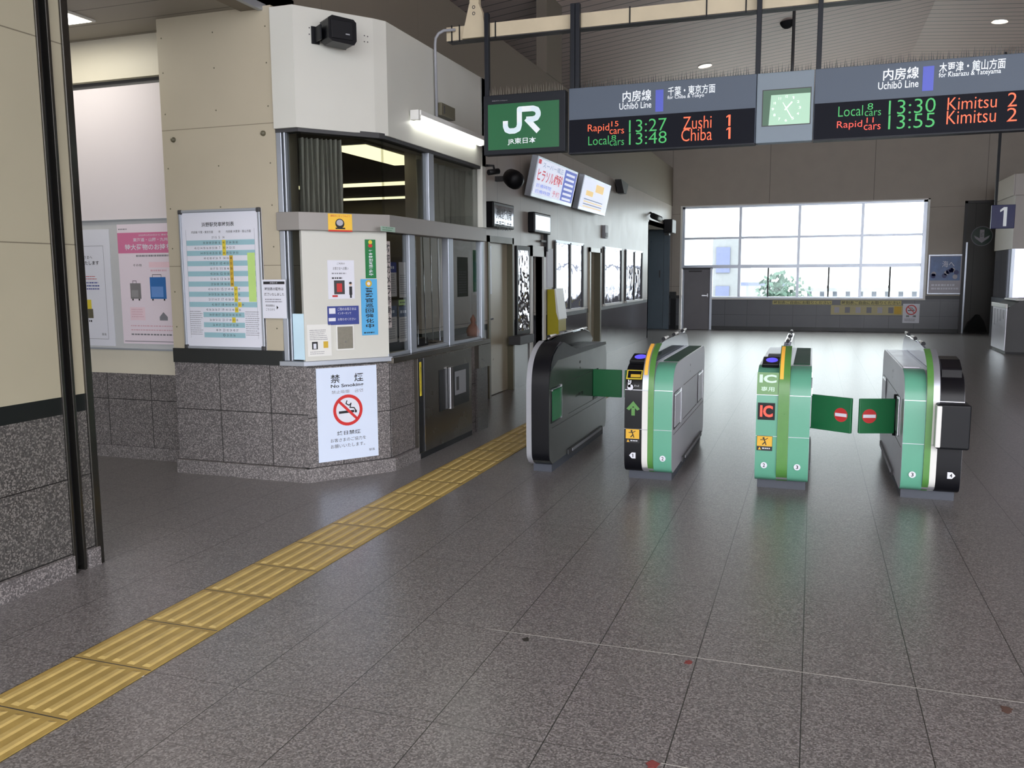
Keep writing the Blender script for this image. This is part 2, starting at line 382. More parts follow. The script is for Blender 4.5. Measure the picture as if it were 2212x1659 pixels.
# left wall
LW = FX(XL)
dY0, dY1 = 9.96, 10.92      # door_1 opening
oY0, oY1 = onX(1147, 600, XL).y, onX(1171, 600, XL).y
eY0, eY1 = onX(1271, 600, XL).y, onX(1296, 600, XL).y
gY0 = 20.95
mb = MB(LW)
def wl(u0, u1, z0, z1):
    for a, b, m_ in ((0, .87, M_dadoL), (.87, .94, M_dark), (.94, 4.46, M_wallL)):
        lo, hi = max(a, z0), min(b, z1)
        if hi > lo: mb.box(u0, u1, lo, hi, -.16, 0, m_)
wl(8.06, dY0, 0, 3.42); wl(dY0, dY1, 2.02, 3.42); wl(dY1, oY0, 0, 3.42); wl(oY0, oY1, 1.85, 3.42); wl(oY1, eY0, 0, 3.42)
wl(eY0, eY1, 2.02, 3.42); wl(eY1, gY0, 0, 3.42); wl(gY0, YB, 2.78, 3.42)
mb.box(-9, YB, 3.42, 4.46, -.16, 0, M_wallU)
struct(mb, 'wall_left')
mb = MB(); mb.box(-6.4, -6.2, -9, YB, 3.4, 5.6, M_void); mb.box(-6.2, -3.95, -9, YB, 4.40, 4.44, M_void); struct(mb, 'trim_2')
mb = MB(LW); mb.box(12.46, 13.25, 4.46, 5.9, -.15, .01, M_wallU); struct(mb, 'trim_3')
mb = MB(LW); mb.box(14.3, 14.4, 4.46, 5.9, -.15, -.05, M_doorf); struct(mb, 'trim_4')
# back wall with its window opening
BW = FY(YB)
wx0, wx1, wz0, wz1 = -3.51, 2.69, .87, 3.39
kx = -2.66                                    # door / low pane boundary
ox0, ox1, oz1 = 3.60, 5.0, 3.27               # dark opening at the right
mb = MB(BW)
def bw(u0, u1, z0, z1):
    for a, b, m_ in ((0, .1, M_dark), (.1, .86, M_dadoB), (.86, .95, M_dark if u0 > 2.6 or u1 < -3.4 else M_dadoB), (.95, 7, M_wallB)):
        lo, hi = max(a, z0), min(b, z1)
        if hi > lo: mb.box(u0, u1, lo, hi, -.2, 0, m_)
bw(-6.4, wx0, 0, 6.4); bw(wx0, wx1, wz1, 6.4); bw(kx, wx1, 0, wz0); bw(wx1, ox0, 0, 6.4); bw(ox0, ox1, oz1, 6.4); bw(ox1, 12, 0, 6.4)
struct(mb, 'wall_back')
mb = MB(); mb.box(ox0-.2, ox1+.3, YB+.02, YB+.6, 0, oz1+.2, mat('shutter_dark', (62, 61, 58), .5, lines=[(0, .5, 1.1, .01)], linecol=(40, 40, 38))); struct(mb, 'wall_corridor')
mb = MB(BW)
mb.box(ox0-.06, ox0, 0, oz1+.06, 0, .04, M_dgrey); mb.box(ox0-.06, ox1, oz1, oz1+.06, 0, .04, M_dgrey); struct(mb, 'trim_5')
mb = MB(BW); mb.box(wx1+.92, wx1+.96, 0, 2.3, 0, .03, M_alu); struct(mb, 'trim_6')
# right and rear walls of the hall (open to daylight behind the photographer)
mb = MB(); mb.box(12, 12.2, 0, YB, 0, 6.4, M_wallB); struct(mb, 'wall_right')  # unseen wall, its near end drawn forward to cut light from the right
mb = MB(); mb.box(-10.2, -10, -9, 6, 0, 3.6, M_cream); struct(mb, 'wall_side')
# big back window
win = MB(BW)
F0, F1 = -.12, -.04
mus = [BW.px(x, 540)[0] for x in (1598, 1725, 1861)]
zr1 = BW.px(1725, 511)[1]; zr2 = BW.px(1725, 574)[1]
def bar(u0, u1, v0, v1, d=0): win.box(u0, u1, v0, v1, F0-d, F1+d, M_alu)
bar(wx0, wx1, wz1-.05, wz1, .03); bar(wx0, wx0+.07, zr2, wz1, .03); bar(wx1-.09, wx1, wz0, wz1, .03); bar(kx, wx1, wz0, wz0+.05, .05)
for u in mus: bar(u-.035, u+.035, wz0, wz1, .02)
bar(wx0, wx1, zr1-.03, zr1+.03); bar(wx0, wx1, zr2-.05, zr2+.04)
w1 = win.build('window_1', kind='structure')
MB(BW).rect(wx0, wx1, zr2, wz1, -.08, M_glass).rect(kx, wx1, wz0, zr2, -.08, M_glass).build('window_pane', w1)
sash = MB(BW)
for a, b in ((mus[0], mus[1]), (mus[1], mus[2]), (mus[2], wx1-.09)):
    m_ = (a+b)/2; sash.box(m_-.02, m_+.02, wz0+.05, zr2-.05, -.07, -.03, M_dgrey); sash.box(m_-.03, m_-.018, 1.15, 1.22, -.03, -.015, M_dgrey)
sash.build('sliding_sash', w1)
mb = MB(BW); mb.box(kx, wx1+.05, wz0-.03, wz0+.01, -.02, .06, M_white); mb.box(wx1, wx1+.05, wz0, wz1+.03, -.04, .03, M_white); mb.box(wx0-.05, wx1+.05, wz1, wz1+.03, -.04, .03, M_white)
mb.box(wx0-.05, wx0, 0, wz1, -.04, .03, M_white); struct(mb, 'window_sill_trim', w1) if False else mb.build('window_sill', w1)
# grey door under the window
d = MB(BW).box(wx0+.06, kx-.05, 0.0, zr2-.07, -.12, -.06, M_doorg)
d2 = d.build('door_2', kind='structure')
MB(BW).box(wx0+.02, wx0+.07, 0, zr2-.05, -.12, .0, M_alu).box(kx-.06, kx, 0, zr2-.05, -.12, .01, M_alu).box(wx0+.02, kx, zr2-.08, zr2-.03, -.12, 0, M_dgrey).build('door_frame', d2)
MB(BW).box(kx-.28, kx-.12, .93, .96, -.06, 0, M_chrome).box(kx-.14, kx-.11, .9, 1.0, -.06, -.03, M_steel).build('door_handle', d2)
MB(BW).box(wx0+.2, wx0+.55, 1.60, 1.64, -.06, 0, M_dgrey).build('door_closer', d2)

# recess at left end of the hall: blue-grey double door facing the hall
RY = 24.42; RF = FY(RY)
mb = MB(); mb.box(-5.4, -5.2, gY0-.1, YB, 0, 2.85, M_wallB); mb.box(-5.2, XL, gY0-.1, gY0, 0, 2.8, M_bluegr); mb.box(-5.2, XL, gY0, YB, 2.78, 2.85, M_wallB); mb.box(-5.2, -3.83, RY+.04, RY+.1, 0, 2.78, M_bluegr)
struct(mb, 'wall_recess')
um_ = RF.px(1433, 600)[0]
d3 = MB(RF).box(-5.1, um_-.006, .02, 2.74, -.04, 0, M_bluegr).box(um_+.006, -3.84, .02, 2.74, -.04, 0, M_bluegr).build('door_3', kind='structure')
MB(RF).box(um_-.12, um_-.09, 1.45, 1.65, 0, .03, M_dgrey).build('door_handle', d3)
mb = MB(BW); mb.box(-3.80, XL+.14, .0, .86, 0, .06, M_black); mb.box(-3.82, XL+.14, .86, 1.05, 0, .1, M_dark); struct(mb, 'baseboard_back')

# left near pillar wall
PX = -3.59; PW = FX(PX)
yc0 = onX(100, 500, PX).y; yc1 = onX(138, 500, PX).y; yc2 = onX(166, 500, PX).y
mb = MB(PW)
yc0, yc1, yc2 = 3.335, 3.43, 3.50
M_cream2 = mat('pillar_panel', (176, 170, 148), .38, var=.03, lines=[(1, 1.7, .99, .003)], linecol=(120, 114, 98))
M_gran2 = mat('pillar_granite', (88, 86, 84), .42, speckle=(150, (58, 56, 56), (138, 134, 130)), lines=[(0, 2.90, .8, .003), (1, .105, .395, .003)], linecol=(26, 25, 25), **GR)  # same stone as the booth base, darkened to offset stronger light here
for a, b, m_ in ((0, .84, M_gran2), (.84, .93, M_dark), (.93, 3.44, M_cream2)):
    mb.box(-3, yc0, a, b, -.4, 0, m_); mb.box(yc1-.015, yc2, a, b, -.4, -.0, m_)
mb.box(yc0, yc1-.015, 0, 3.44, -.4, -.07, M_black)
struct(mb, 'wall_pillar')
mb = MB(PW); mb.box(-3, yc0-.005, 0, .1, 0, .022, M_gran_p); mb.box(yc1, yc2, 0, .1, 0, .022, M_gran_p); struct(mb, 'baseboard_pillar')
rg = thing('shutter_guide_rail', 'tall dark shutter guide rail with shiny edges set into the left pillar', 'guide rail', (PX, yc0, 0))
MB(PW).box(yc0, yc0+.018, 0, 3.43, -.06, .012, M_rail).build('front_rail', rg, bevel=.003)
MB(PW).box(yc1-.033, yc1-.015, 0, 3.43, -.06, .012, M_rail).build('rear_rail', rg, bevel=.003)
MB(PW).box(yc0+.018, yc1-.033, 0.02, 3.43, -.05, -.03, M_black).build('shutter_slot', rg)
MB(PW).box(yc2-.015, yc2+.03, 0, 3.43, -.03, .015, M_rail).build('corner_guard', label='vertical stainless corner guard at the end of the left pillar', cat='corner guard', bevel=.004)

# recessed poster wall
RW = FY(YR); Xr = -4.70
mb = MB(RW)
for a, b, m_ in ((0, .105, M_gran_p), (.105, .73, M_gran), (.73, .93, M_creamW), (.93, 2.01, M_white), (2.01, 3.06, M_white), (3.12, 3.18, M_creamW), (3.18, 3.44, M_creamW)):
    mb.box(-10, Xr+.05, a, b, -.2, 0, m_)
mb.box(-10, Xr+.05, 3.06, 3.12, -.2, -.05, M_dgrey)
struct(mb, 'wall_recess_left')
MB(RW).box(-8, Xr, 2.005, 3.06, 0, .006, mat('screen_fabric', (226, 219, 222), .6, var=.01)).build('roller_screen', label='large pale blank roller screen above the posters in the left recess', cat='screen')
M_board = mat('board_grey', (196, 198, 200), .4, var=.03)
MB(RW).box(-8, Xr, .935, 2.0, 0, .01, M_board).box(-8, Xr, .93, .945, 0, .02, M_alu).box(-8, Xr, 1.99, 2.005, 0, .02, M_alu).build('notice_board', label='long grey notice board in the left recess carrying two posters', cat='notice board')
# timetable wall panel
PWL = FY(YP)
mb = MB(PWL)
mb.box(Xr, -3.51, 0, .875, -.28, 0, M_gran); mb.box(Xr, -3.70, .875, .985, -.28, .012, M_dark); mb.box(Xr, -3.70, .985, 3.44, -.28, .0, M_cream)
for u in (-4.66, -4.20, -3.75):
    for v in (1.15, 1.42, 1.75, 2.05, 2.35, 2.75, 3.05, 3.3):
        mb.disc(u, v, .006, .006, .001, M_doorf, 10)
struct(mb, 'wall_panel')
MB(PWL).box(Xr, -3.51, 0, .105, 0, .035, M_gran_p).build('baseboard_panel', kind='structure')
for px_, py_, lb in ((375, 302, 'small brown oval hook on the cream wall, upper left of the timetable'), (569, 288, 'small brown oval hook on the cream wall, upper right of the timetable')):
    u, v = PWL.px(px_, py_)
    MB(PWL).lathe(PWL.P(u, v, 0), [(.0, .02), (.012, .02), (.018, .012), (.02, 0)], (0, -1, 0), M_doorf).build('wall_hook', label=lb, cat='hook')

# ================================================================== BOOTH
A, Cc, Dd = (-3.51, YP), (-3.10, 6.0), (-3.10, 8.09)
DG = Frame((A[0], A[1], 0), (Cc[0]-A[0], Cc[1]-A[1], 0)); LD = math.hypot(Cc[0]-A[0], Cc[1]-A[1])
DX = FX(-3.10)
bt = thing('ticket_office_booth', 'faceted staffed booth with granite base, windows and a white fascia above', 'booth', (-3.4, 6.8, 0))
p1 = [(-3.70, YP), A, Cc, Dd, (XL, Dd[1])]
mb = MB(); path_wall(mb, [A, Cc, Dd, (XL, Dd[1])], 0, .875, .2, M_gran_d); mb.build('granite_base', bt)
mb = MB(); path_wall(mb, [(A[0]+.0, A[1]-.035), (Cc[0]+.035, Cc[1]-.01), (Cc[0]+.035, 6.45)], 0, .105, .035, M_gran_p); mb.build('base_skirting', bt)
fp = [(-3.70, YP-.02), (A[0], A[1]-.02), (-3.14, 5.93), (-3.085, 6.03), (-3.085, 7.98)]
mb = MB(); path_wall(mb, fp, 2.585, 3.42, .25, M_fasc); mb.build('fascia', bt, bevel=.004)
mb = MB(); mb.box(-3.3, -3.08, 7.99, 8.09, 2.585, 3.42, M_fasc); path_wall(mb, [(-3.08, 8.09), (XL, 8.09)], 2.0, 3.42, .1, M_fasc); mb.build('fascia_end', bt, bevel=.004)
mb = MB(); path_wall(mb, [(-3.70, YP), A, (-3.12, 5.95), Cc, Dd], 2.56, 2.60, .08, M_dgrey); mb.build('fascia_underside', bt)
mb = MB(); mb.prism([(-3.78, 5.5), (-3.53, 5.5), (-3.2, 5.98), (-3.13, 6.05), (-3.13, 8.05), (-3.78, 8.05)], 3.36, 3.40, M_dgrey); mb.build('booth_top', bt)
tp = [(-3.70, YP-.03), (A[0], A[1]-.03), (-3.07, 5.99), (-3.07, 8.06)]
mb = MB(); path_wall(mb, tp, 1.865, 1.995, .14, M_trans); mb.build('transom_band', bt, bevel=.004)
mb = MB(); path_wall(mb, [(-3.72, YP-.03), (A[0], A[1]-.03), (-3.07, 5.99)], .875, .91, .16, M_alu); mb.build('window_ledge', bt, bevel=.003)
mb = MB(); path_wall(mb, [(-3.06, 5.98), (-3.06, 8.12)], .855, .90, .3, M_steeld); mb.build('counter_shelf', bt, bevel=.004)
mb = MB(); mb.box(-3.11, -3.055, 7.78, 8.12, .63, .855, M_steeld); mb.build('counter_end', bt)
# window frames
mb = MB()
for z0, z1 in ((.91, 1.865), (1.995, 2.565)):
    for fr_, u0, u1 in ((PWL, -3.70, -3.655), (PWL, -3.64, -3.625), (DX, 8.0, 8.07)):
        mb.f = fr_; mb.box(u0, u1, z0, z1, -.06, -.004, M_alu)
mb.f = DX
u = DX.px(934, 410)[0]; mb.box(u-.06, u+.05, 1.995, 2.565, -.07, -.004, M_alu)
for x in (893, 976): 
    u = DX.px(x, 640)[0]; mb.box(u-.05, u+.06, .9, 1.865, -.07, -.004, M_alu)
mb.box(6.0, 8.0, .9, .93, -.07, -.01, M_alu)
mb.build('window_frame', bt, bevel=.004)
um = DX.px(934, 410)[0]; ua, ub = DX.px(893, 640)[0], DX.px(976, 640)[0]
for fr_, u0, u1, z0, z1, g in ((PWL, -3.655, A[0], .91, 1.865, M_glassd), (PWL, -3.655, A[0], 1.995, 2.565, M_glassd), (DG, 0, LD, 1.995, 2.565, M_glassd), (DX, 6.0, um-.06, 1.995, 2.565, M_glassd),
                            (DX, um+.05, 8.0, 1.995, 2.565, M_glassd), (DX, 6.02, ua-.05, .93, 1.865, M_glassd), (DX, ub+.06, 8.0, .93, 1.865, M_glassd)):
    MB(fr_).box(u0, u1, z0, z1, -.035, -.031, g).build('window_pane', bt)
# solid white panel with the small box
mb = MB(DG); mb.box(.0, LD+.0, .91, 1.865, -.05, -.012, M_fasc); mb.build('white_panel', bt)
r = DG.R(729, 706, 763, 752)
mb = MB(DG); mb.box(r[0]-.012, r[1]+.012, r[2]-.012, r[3]+.012, -.012, -.004, M_white); mb.box(*r, -.004, .0, mat('mesh_plate', (134, 130, 118), .5, .3, var=.1, scale=60)); mb.disc((r[0]+r[1])/2, r[2]+.05, .006, .006, .002, M_chrome); mb.build('panel_hatch', bt)
mb = MB(PWL); mb.box(-3.62, -3.52, .92, 1.26, -.03, -.012, mat('pale_blue_plate', (196, 224, 238), .4)); mb.build('pale_blue_plate', bt)
# office inside
mb = MB(); mb.box(-8, -3.15, 5.78, 5.8, 0, 3.3, M_int); mb.box(-8, -3.15, 13, 13.1, 0, 3.3, M_int); mb.box(-8.1, -8, 5.8, 13, 0, 3.3, M_int)
mb.box(-8, -3.2, 6.2, 13, 2.80, 2.9, M_int)
mb = MB(); mb.box(-8, -4.8, 5.95, 6.0, 0, 2.8, M_int); mb.box(-8, -3.95, 12.9, 13, 0, 2.8, M_int); mb.box(-8.1, -8, 6, 13, 0, 2.8, M_int); mb.box(-8, -3.95, 8.1, 13, 2.78, 2.84, M_int); mb.box(-8, -3.35, 5.96, 8.1, 2.78, 2.84, M_int)
struct(mb, 'wall_office')
for (xa, xb, y0_, y1_, lb) in ((-4.46, -4.04, 7.42, 8.85, 'nearest and largest yellow light panel'), (-7.0, -4.9, 10.42, 10.75, 'middle long yellow strip light'), (-7.6, -6.0, 12.35, 12.6, 'small farthest yellow strip light')):
    MB().box(xa, xb, y0_, y1_, 2.755, 2.775, E_offl).box(xa-.02, xb+.02, y0_-.02, y1_+.02, 2.765, 2.779, M_white).build('office_ceiling_light', label=lb+' on the office ceiling behind the booth glass', cat='ceiling light')
# curtains
def curtain(name, a, b, z0, z1, label, n=9, amp=.034):
    a, b = V(a), V(b); mb = MB(); d = b-a; q = V((-d.y, d.x)).normalized(); K = n*8; pts = []
    for i in range(K+1):
        t = i/K; ph = t*n*6.2832+.6*math.sin(t*9)
        p = a+d*t+q*amp*math.sin(ph)
        for z in (z1, (z0+z1)/2, z0): pts.append((p.x+q.x*.008*math.sin(z*7+i), p.y, z))
    fs = []
    for i in range(K):
        for j in range(2): fs.append((i*3+j, i*3+j+1, (i+1)*3+j+1, (i+1)*3+j))
    mb.add(pts, fs, M_cork, True); mb.build(name, label=label, cat='curtain')
q0 = DG.P(.0, 0, -.11); q1 = DG.P(DG.px(752, 380)[0], 0, -.11)
curtain('curtain', (-3.60, 5.60), (q1.x, q1.y), 1.9, 2.54, 'grey pleated curtain behind the upper booth window left of the ceiling lights', 9)
curtain('curtain', (-3.28, um+.12), (-3.28, 7.98), 1.9, 2.54, 'dark grey curtain behind the upper booth window at its far right end', 8)
curtain('curtain', (-3.62, 5.62), (-3.50, 5.62), .95, 1.86, 'narrow grey curtain behind the slim lower window left of the white panel', 3, .015)
# office counter and things behind the glass
mb = MB(); mb.box(-3.75, -3.16, 6.3, 7.9, .80, .85, M_int); mb.box(-3.72, -3.6, 6.35, 7.85, 0.02, .8, M_int); mb.build('office_desk', label='brown staff desk behind the open booth counter window', cat='desk')
MB().box(-3.45, -3.22, 6.62, 6.98, .85, .99, M_black).box(-3.62, -3.5, 6.60, 7.0, .85, 1.15, M_blackg).build('desk_terminal', label='black terminal standing on the desk behind the booth counter window', cat='terminal', bevel=.008)
# plastic sheet in the counter window
mb = MB(); pts = []; K = 24
for i in range(K+1):
    for z in (1.86, 1.5, 1.2, .95): pts.append((-3.16+.02*math.sin(i*1.1+z*3)-.02*(1.86-z), ua+.08+(ub-ua-.16)*i/K, z))
mb.add(pts, [(i*4+j, i*4+j+1, (i+1)*4+j+1, (i+1)*4+j) for i in range(K) for j in range(3)], M_sheet, True)
mb.build('vinyl_sheet', label='clear crinkled vinyl sheet hanging in the booth counter window', cat='vinyl sheet')
# stainless cabinet under the counter
tmX = FX(-3.06)
c0, c1 = onX(905, 900, -3.06).y, onX(1020, 900, -3.06).y
cab = thing('service_cabinet', 'brushed dark stainless cabinet with a card slot under the booth counter', 'cabinet', (-3.08, (c0+c1)/2, 0))
MB().box(-3.10, -3.06, c0, c1, .05, .855, M_steeld).build('cabinet_body', cab, bevel=.004)
MB().box(-3.10, -3.07, c0, c1+.02, 0, .05, M_black).build('plinth', cab)
MB(tmX).box(c0-.004, c0+.10, .06, .85, 0, .003, M_black).box(c0+.10, c0+.112, .06, .85, 0, .006, M_chrome).build('edge_strip', cab)
r = tmX.R(903, 783, 909, 855); MB(tmX).box(c0+.02, c0+.055, r[2], r[3], .003, .005, M_inky).text('ご案内窓口', c0+.03, c0+.045, r[2]+.03, r[3]-.02, .0055, M_ink).build('yellow_strip', cab)
r = tmX.R(948, 800, 1013, 866)
MB(tmX).box(r[0], r[1], r[2], r[3], 0, .003, M_blackg).build('reader_recess', cab)
a_ = r[0]+(r[1]-r[0])*.27; MB(tmX).box(a_, a_+.07, r[2]-.005, r[3]+.01, .003, .03, M_chrome).build('slot_plate', cab, bevel=.004)
a_ = r[0]+(r[1]-r[0])*.5; MB(tmX).box(a_, a_+.26, r[2]+.1, r[3]-.05, .003, .006, M_grey).box(a_+.03, a_+.09, r[2]+.14, r[3]-.1, .006, .007, M_dgrey).build('info_plate', cab)
MB(FX(-3.08)).box(7.78, 8.07, .0, .63, -.015, 0.005, mat('dark_granite_end', (70, 67, 66), .4, speckle=(150, (50, 48, 48), (96, 92, 90)))).build('base_end_panel', bt)

# ------------------------------------------------------------------ posters and signs (each one sheet with its print)
def lines_of(mb, u0, u1, v0, v1, n, m_, w=.0022, fill=.45, seed=1):
    rr = random.Random(seed); h = (v1-v0)/n
    for i in range(n):
        y0 = v1-(i+1)*h+h*(1-fill)/2; x = u0; end = u0+(u1-u0)*rr.uniform(.82, 1)
        while x < end:
            l = min(end-x, h*rr.uniform(.35, .8)); mb.rect(x, x+l, y0, y0+h*fill, w, m_); x += l+h*rr.uniform(.12, .3)
def nosmoke(mb, u, v, r, w):
    mb.disc(u, v, r*.9, r*.9, w, M_paper); mb.stroke([(u-r*.62, v-.12*r), (u+r*.42, v-.12*r+.02*r)], r*.16, w+.0004, M_ink); mb.rect(u+r*.46, u+r*.6, v-.2*r, v-.04*r, w+.0004, M_ink)
    mb.stroke([(u-.05*r, v+.62*r), (u-.12*r, v+.42*r), (u+.08*r, v+.3*r), (u+.22*r, v+.42*r), (u+.14*r, v+.16*r), (u+.42*r, v+.12*r), (u+.55*r, v-.1*r)], r*.07, w+.0004, M_ink)
    mb.ring(u, v, r*.8, r, w+.0008, M_red); a = math.radians(135)
    mb.stroke([(u+math.cos(a)*r*.85, v+math.sin(a)*r*.85), (u-math.cos(a)*r*.85, v-math.sin(a)*r*.85)], r*.17, w+.0008, M_red)

# timetable
r = PWL.R(390, 455, 576, 751); u0, u1, v0, v1 = -4.575, -3.845, .985, 2.035
tt = thing('timetable_board', 'framed train timetable with teal stripes on the cream wall', 'timetable', ((u0+u1)/2, YP-.02, v0))
MB(PWL).box(u0, u1, v0, v1, 0.0, .014, M_paper).build('backing', tt)
mb = MB(PWL); mb.rect(u0+.02, u1-.02, v0+.02, v1-.02, .0142, M_paper)
W_, H_ = u1-u0, v1-v0
def tu(a): return u0+W_*a
def tv(a): return v0+H_*a
mb.text('浜野駅発車時刻表', tu(.28), tu(.68), tv(.878), tv(.91), .0148, M_ink, .01)
mb.text('内房線 千葉・東京方面', tu(.15), tu(.42), tv(.832), tv(.85), .0148, M_ink); mb.text('時', tu(.49), tu(.51), tv(.832), tv(.85), .0148, M_ink); mb.text('内房線 木更津・館山方面', tu(.58), tu(.88), tv(.832), tv(.85), .0148, M_ink)
nrow = 20; top, bot = .82, .085; rh = (top-bot)/nrow; rr = random.Random(3)
for i in range(nrow):
    b_ = top-(i+1)*rh
    if i % 2 == 1: mb.rect(tu(.08 if i < 15 else .25), tu(.92 if i < 15 else .76), tv(b_), tv(b_+rh), .0145, M_teal)
    hr = 5+i; mb.text(str(hr if hr < 24 else 0), tu(.487), tu(.487+(.026 if hr > 9 else .013)), tv(b_+rh*.25), tv(b_+rh*.75), .015, M_ink)
    nl = [2, 5, 8, 6, 5, 3, 3, 3, 3, 3, 4, 4, 4, 3, 5, 4, 4, 3, 2, 0][i]; nr_ = [1, 5, 4, 5, 3, 3, 3, 3, 3, 3, 5, 5, 5, 6, 5, 5, 4, 4, 4, 3][i]
    for k in range(nl): mb.text('%02d' % rr.randint(0, 59), tu(.45-k*.037-.012), tu(.45-k*.037+.012), tv(b_+rh*.28), tv(b_+rh*.7), .015, M_ink)
    for k in range(nr_):
        yel = (i < 4 and i > 0 and k == 0) or (4 <= i < 10 and k == 2) or (10 <= i < 15 and k == 3+(i == 13)) or (i == 16 and k == 2)
        uu = tu(.545+k*.04)
        if yel: mb.rect(uu-.016*W_*1.2, uu+.02*W_*1.2, tv(b_), tv(b_+rh), .0148, M_inky if i > 9 or i < 4 else M_inko)
        mb.text('%02d' % rr.randint(0, 59), uu-.012*W_, uu+.012*W_, tv(b_+rh*.28), tv(b_+rh*.7), .0152, M_ink)
mb.rect(tu(.825), tu(.915), tv(.345), tv(.69), .0150, M_lime)
for a, b in ((.08, .24), (.77, .94)): lines_of(mb, tu(a), tu(b), tv(.1), tv(.28), 12, M_inkg, .0148, .3, int(a*100))
for a in (.08, .92): mb.rect(tu(a)-.0008, tu(a)+.0008, tv(.08), tv(.86), .0148, M_inkg)
mb.build('timetable_sheet', tt)
MB(PWL).box(u0, u0+.022, v0, v1, .0, .024, M_alu).box(u1-.022, u1, v0, v1, .0, .024, M_alu).box(u0, u1, v0, v0+.022, .0, .024, M_alu).box(u0, u1, v1-.022, v1, .0, .024, M_alu).build('frame', tt, bevel=.005)
for a, b in ((u0, v0), (u1-.03, v0), (u0, v1-.03), (u1-.03, v1-.03)):
    MB(PWL).box(a-.003, a+.033, b-.003, b+.033, .004, .027, M_dgrey).build('corner_cap', tt, bevel=.008)
# small notice hanging off the timetable
r = PWL.R(566, 604, 620, 688, .03); mb = MB(PWL); u0, u1, v0, v1 = r; mb.box(u0, u1, v0, v1, .027, .030, M_paper); W_, H_ = u1-u0, v1-v0
mb.rect(tu(.05), tu(.95), tv(.88), tv(.95), .0304, M_ink); mb.text('お知らせ', tu(.33), tu(.65), tv(.895), tv(.94), .0308, M_paper); mb.text('時刻表の配布は', tu(.1), tu(.9), tv(.72), tv(.8), .0306, M_ink, .01); mb.text('終了いたしました', tu(.08), tu(.92), tv(.58), tv(.66), .0306, M_ink, .01)
lines_of(mb, tu(.1), tu(.9), tv(.4), tv(.52), 2, M_inkg, .0306); mb.text('時刻検索は', tu(.12), tu(.5), tv(.3), tv(.36), .0306, M_ink); mb.text('こちらから', tu(.12), tu(.5), tv(.2), tv(.26), .0306, M_ink)
mb.poly([(tu(.58), tv(.33)), (tu(.58), tv(.23)), (tu(.66), tv(.28))], .0306, M_ink)
mb.build('paper_notice', label='small black and white paper notice fixed over the right edge of the timetable frame', cat='notice')
# pink luggage poster
r = RW.R(240, 484, 372, 745); u0, u1, v0, v1 = -5.44, -4.71, .985, 1.965
mb = MB(RW); mb.box(u0, u1, v0, v1, .010, .014, M_paperp); W_, H_ = u1-u0, v1-v0
mb.rect(tu(0), tu(1), tv(.76), tv(.93), .0145, M_pink); mb.text('東海道・山陽・九州新幹線への', tu(.22), tu(.96), tv(.855), tv(.885), .015, M_paper, .01); mb.text('特大荷物のお持ち込みに', tu(.1), tu(.98), tv(.785), tv(.835), .015, M_paper, .015); mb.text('2020年5月20日から 事前予約', tu(.3), tu(.75), tv(.90), tv(.915), .015, M_paper)
lines_of(mb, tu(.25), tu(.92), tv(.725), tv(.75), 1, M_inkg, .015, .6); mb.text('その他', tu(.2), tu(.32), tv(.65), tv(.67), .015, M_ink); mb.rect(tu(.42), tu(.72), tv(.64), tv(.685), .0147, mat('paper_rose', (240, 208, 218), .5)); lines_of(mb, tu(.44), tu(.7), tv(.6), tv(.63), 1, M_inkp, .015)
mb.rect(tu(.42), tu(.7), tv(.33), tv(.6), .0146, M_inkl) if False else None
mb.rect(tu(.74), tu(1), tv(.32), tv(.69), .0146, mat('paper_grey', (214, 206, 220), .5)); lines_of(mb, tu(.77), tu(.98), tv(.34), tv(.6), 9, M_inkp, .015, .25, 5); lines_of(mb, tu(.76), tu(.98), tv(.61), tv(.64), 1, M_ink, .015, .5)
def case(a, b, c, d, m1, m2):
    mb.rect(tu(a), tu(b), tv(c+.015), tv(d), .0150, m1); mb.rect(tu(a+.015), tu(b-.04), tv(c+.03), tv(c+(d-c)*.6), .0152, m2); mb.stroke([(tu(a+.04), tv(d)), (tu(a+.04), tv(d+.02)), (tu(b-.06), tv(d+.02)), (tu(b-.06), tv(d))], .004, .0152, M_ink)
    for e in (a+.02, b-.04): mb.rect(tu(e), tu(e+.02), tv(c), tv(c+.015), .0152, M_ink)
case(.14, .29, .365, .51, mat('case_grey', (128, 126, 128), .5), mat('case_grey2', (150, 148, 150), .5)); case(.42, .64, .365, .56, M_blue, mat('case_blue', (104, 150, 216), .5))
mb.rect(tu(.12), tu(.33), tv(.2), tv(.31), .0147, mat('paper_rose2', (238, 212, 222), .5)); lines_of(mb, tu(.14), tu(.32), tv(.22), tv(.3), 4, M_inkp, .015, .3, 8)
mb.poly([(tu(.53), tv(.2)), (tu(.64), tv(.2)), (tu(.64), tv(.23)), (tu(.585), tv(.27)), (tu(.53), tv(.23))], .015, M_inkg); mb.rect(tu(.76), tu(.78), tv(.19), tv(.26), .015, M_inkg); mb.rect(tu(.80), tu(.83), tv(.19), tv(.24), .015, M_inkg); mb.rect(tu(.95), tu(.98), tv(.19), tv(.26), .015, M_inkg)
lines_of(mb, tu(.12), tu(.95), tv(.1), tv(.17), 2, M_inkp, .015, .25, 4); lines_of(mb, tu(.12), tu(.95), tv(.06), tv(.1), 1, M_inkg, .015, .3, 6); mb.rect(tu(.02), tu(.98), tv(.018), tv(.024), .015, M_inkg); lines_of(mb, tu(.02), tu(.16), tv(.95), tv(.97), 1, M_inkg, .015)
mb.build('luggage_poster', label='pink and white poster showing a grey and a blue suitcase in the left recess', cat='poster')
u0, u1, v0, v1 = -6.2, -5.53, .96, 1.93
mb = MB(RW); mb.box(u0, u1, v0, v1, .010, .014, M_paper); W_, H_ = u1-u0, v1-v0
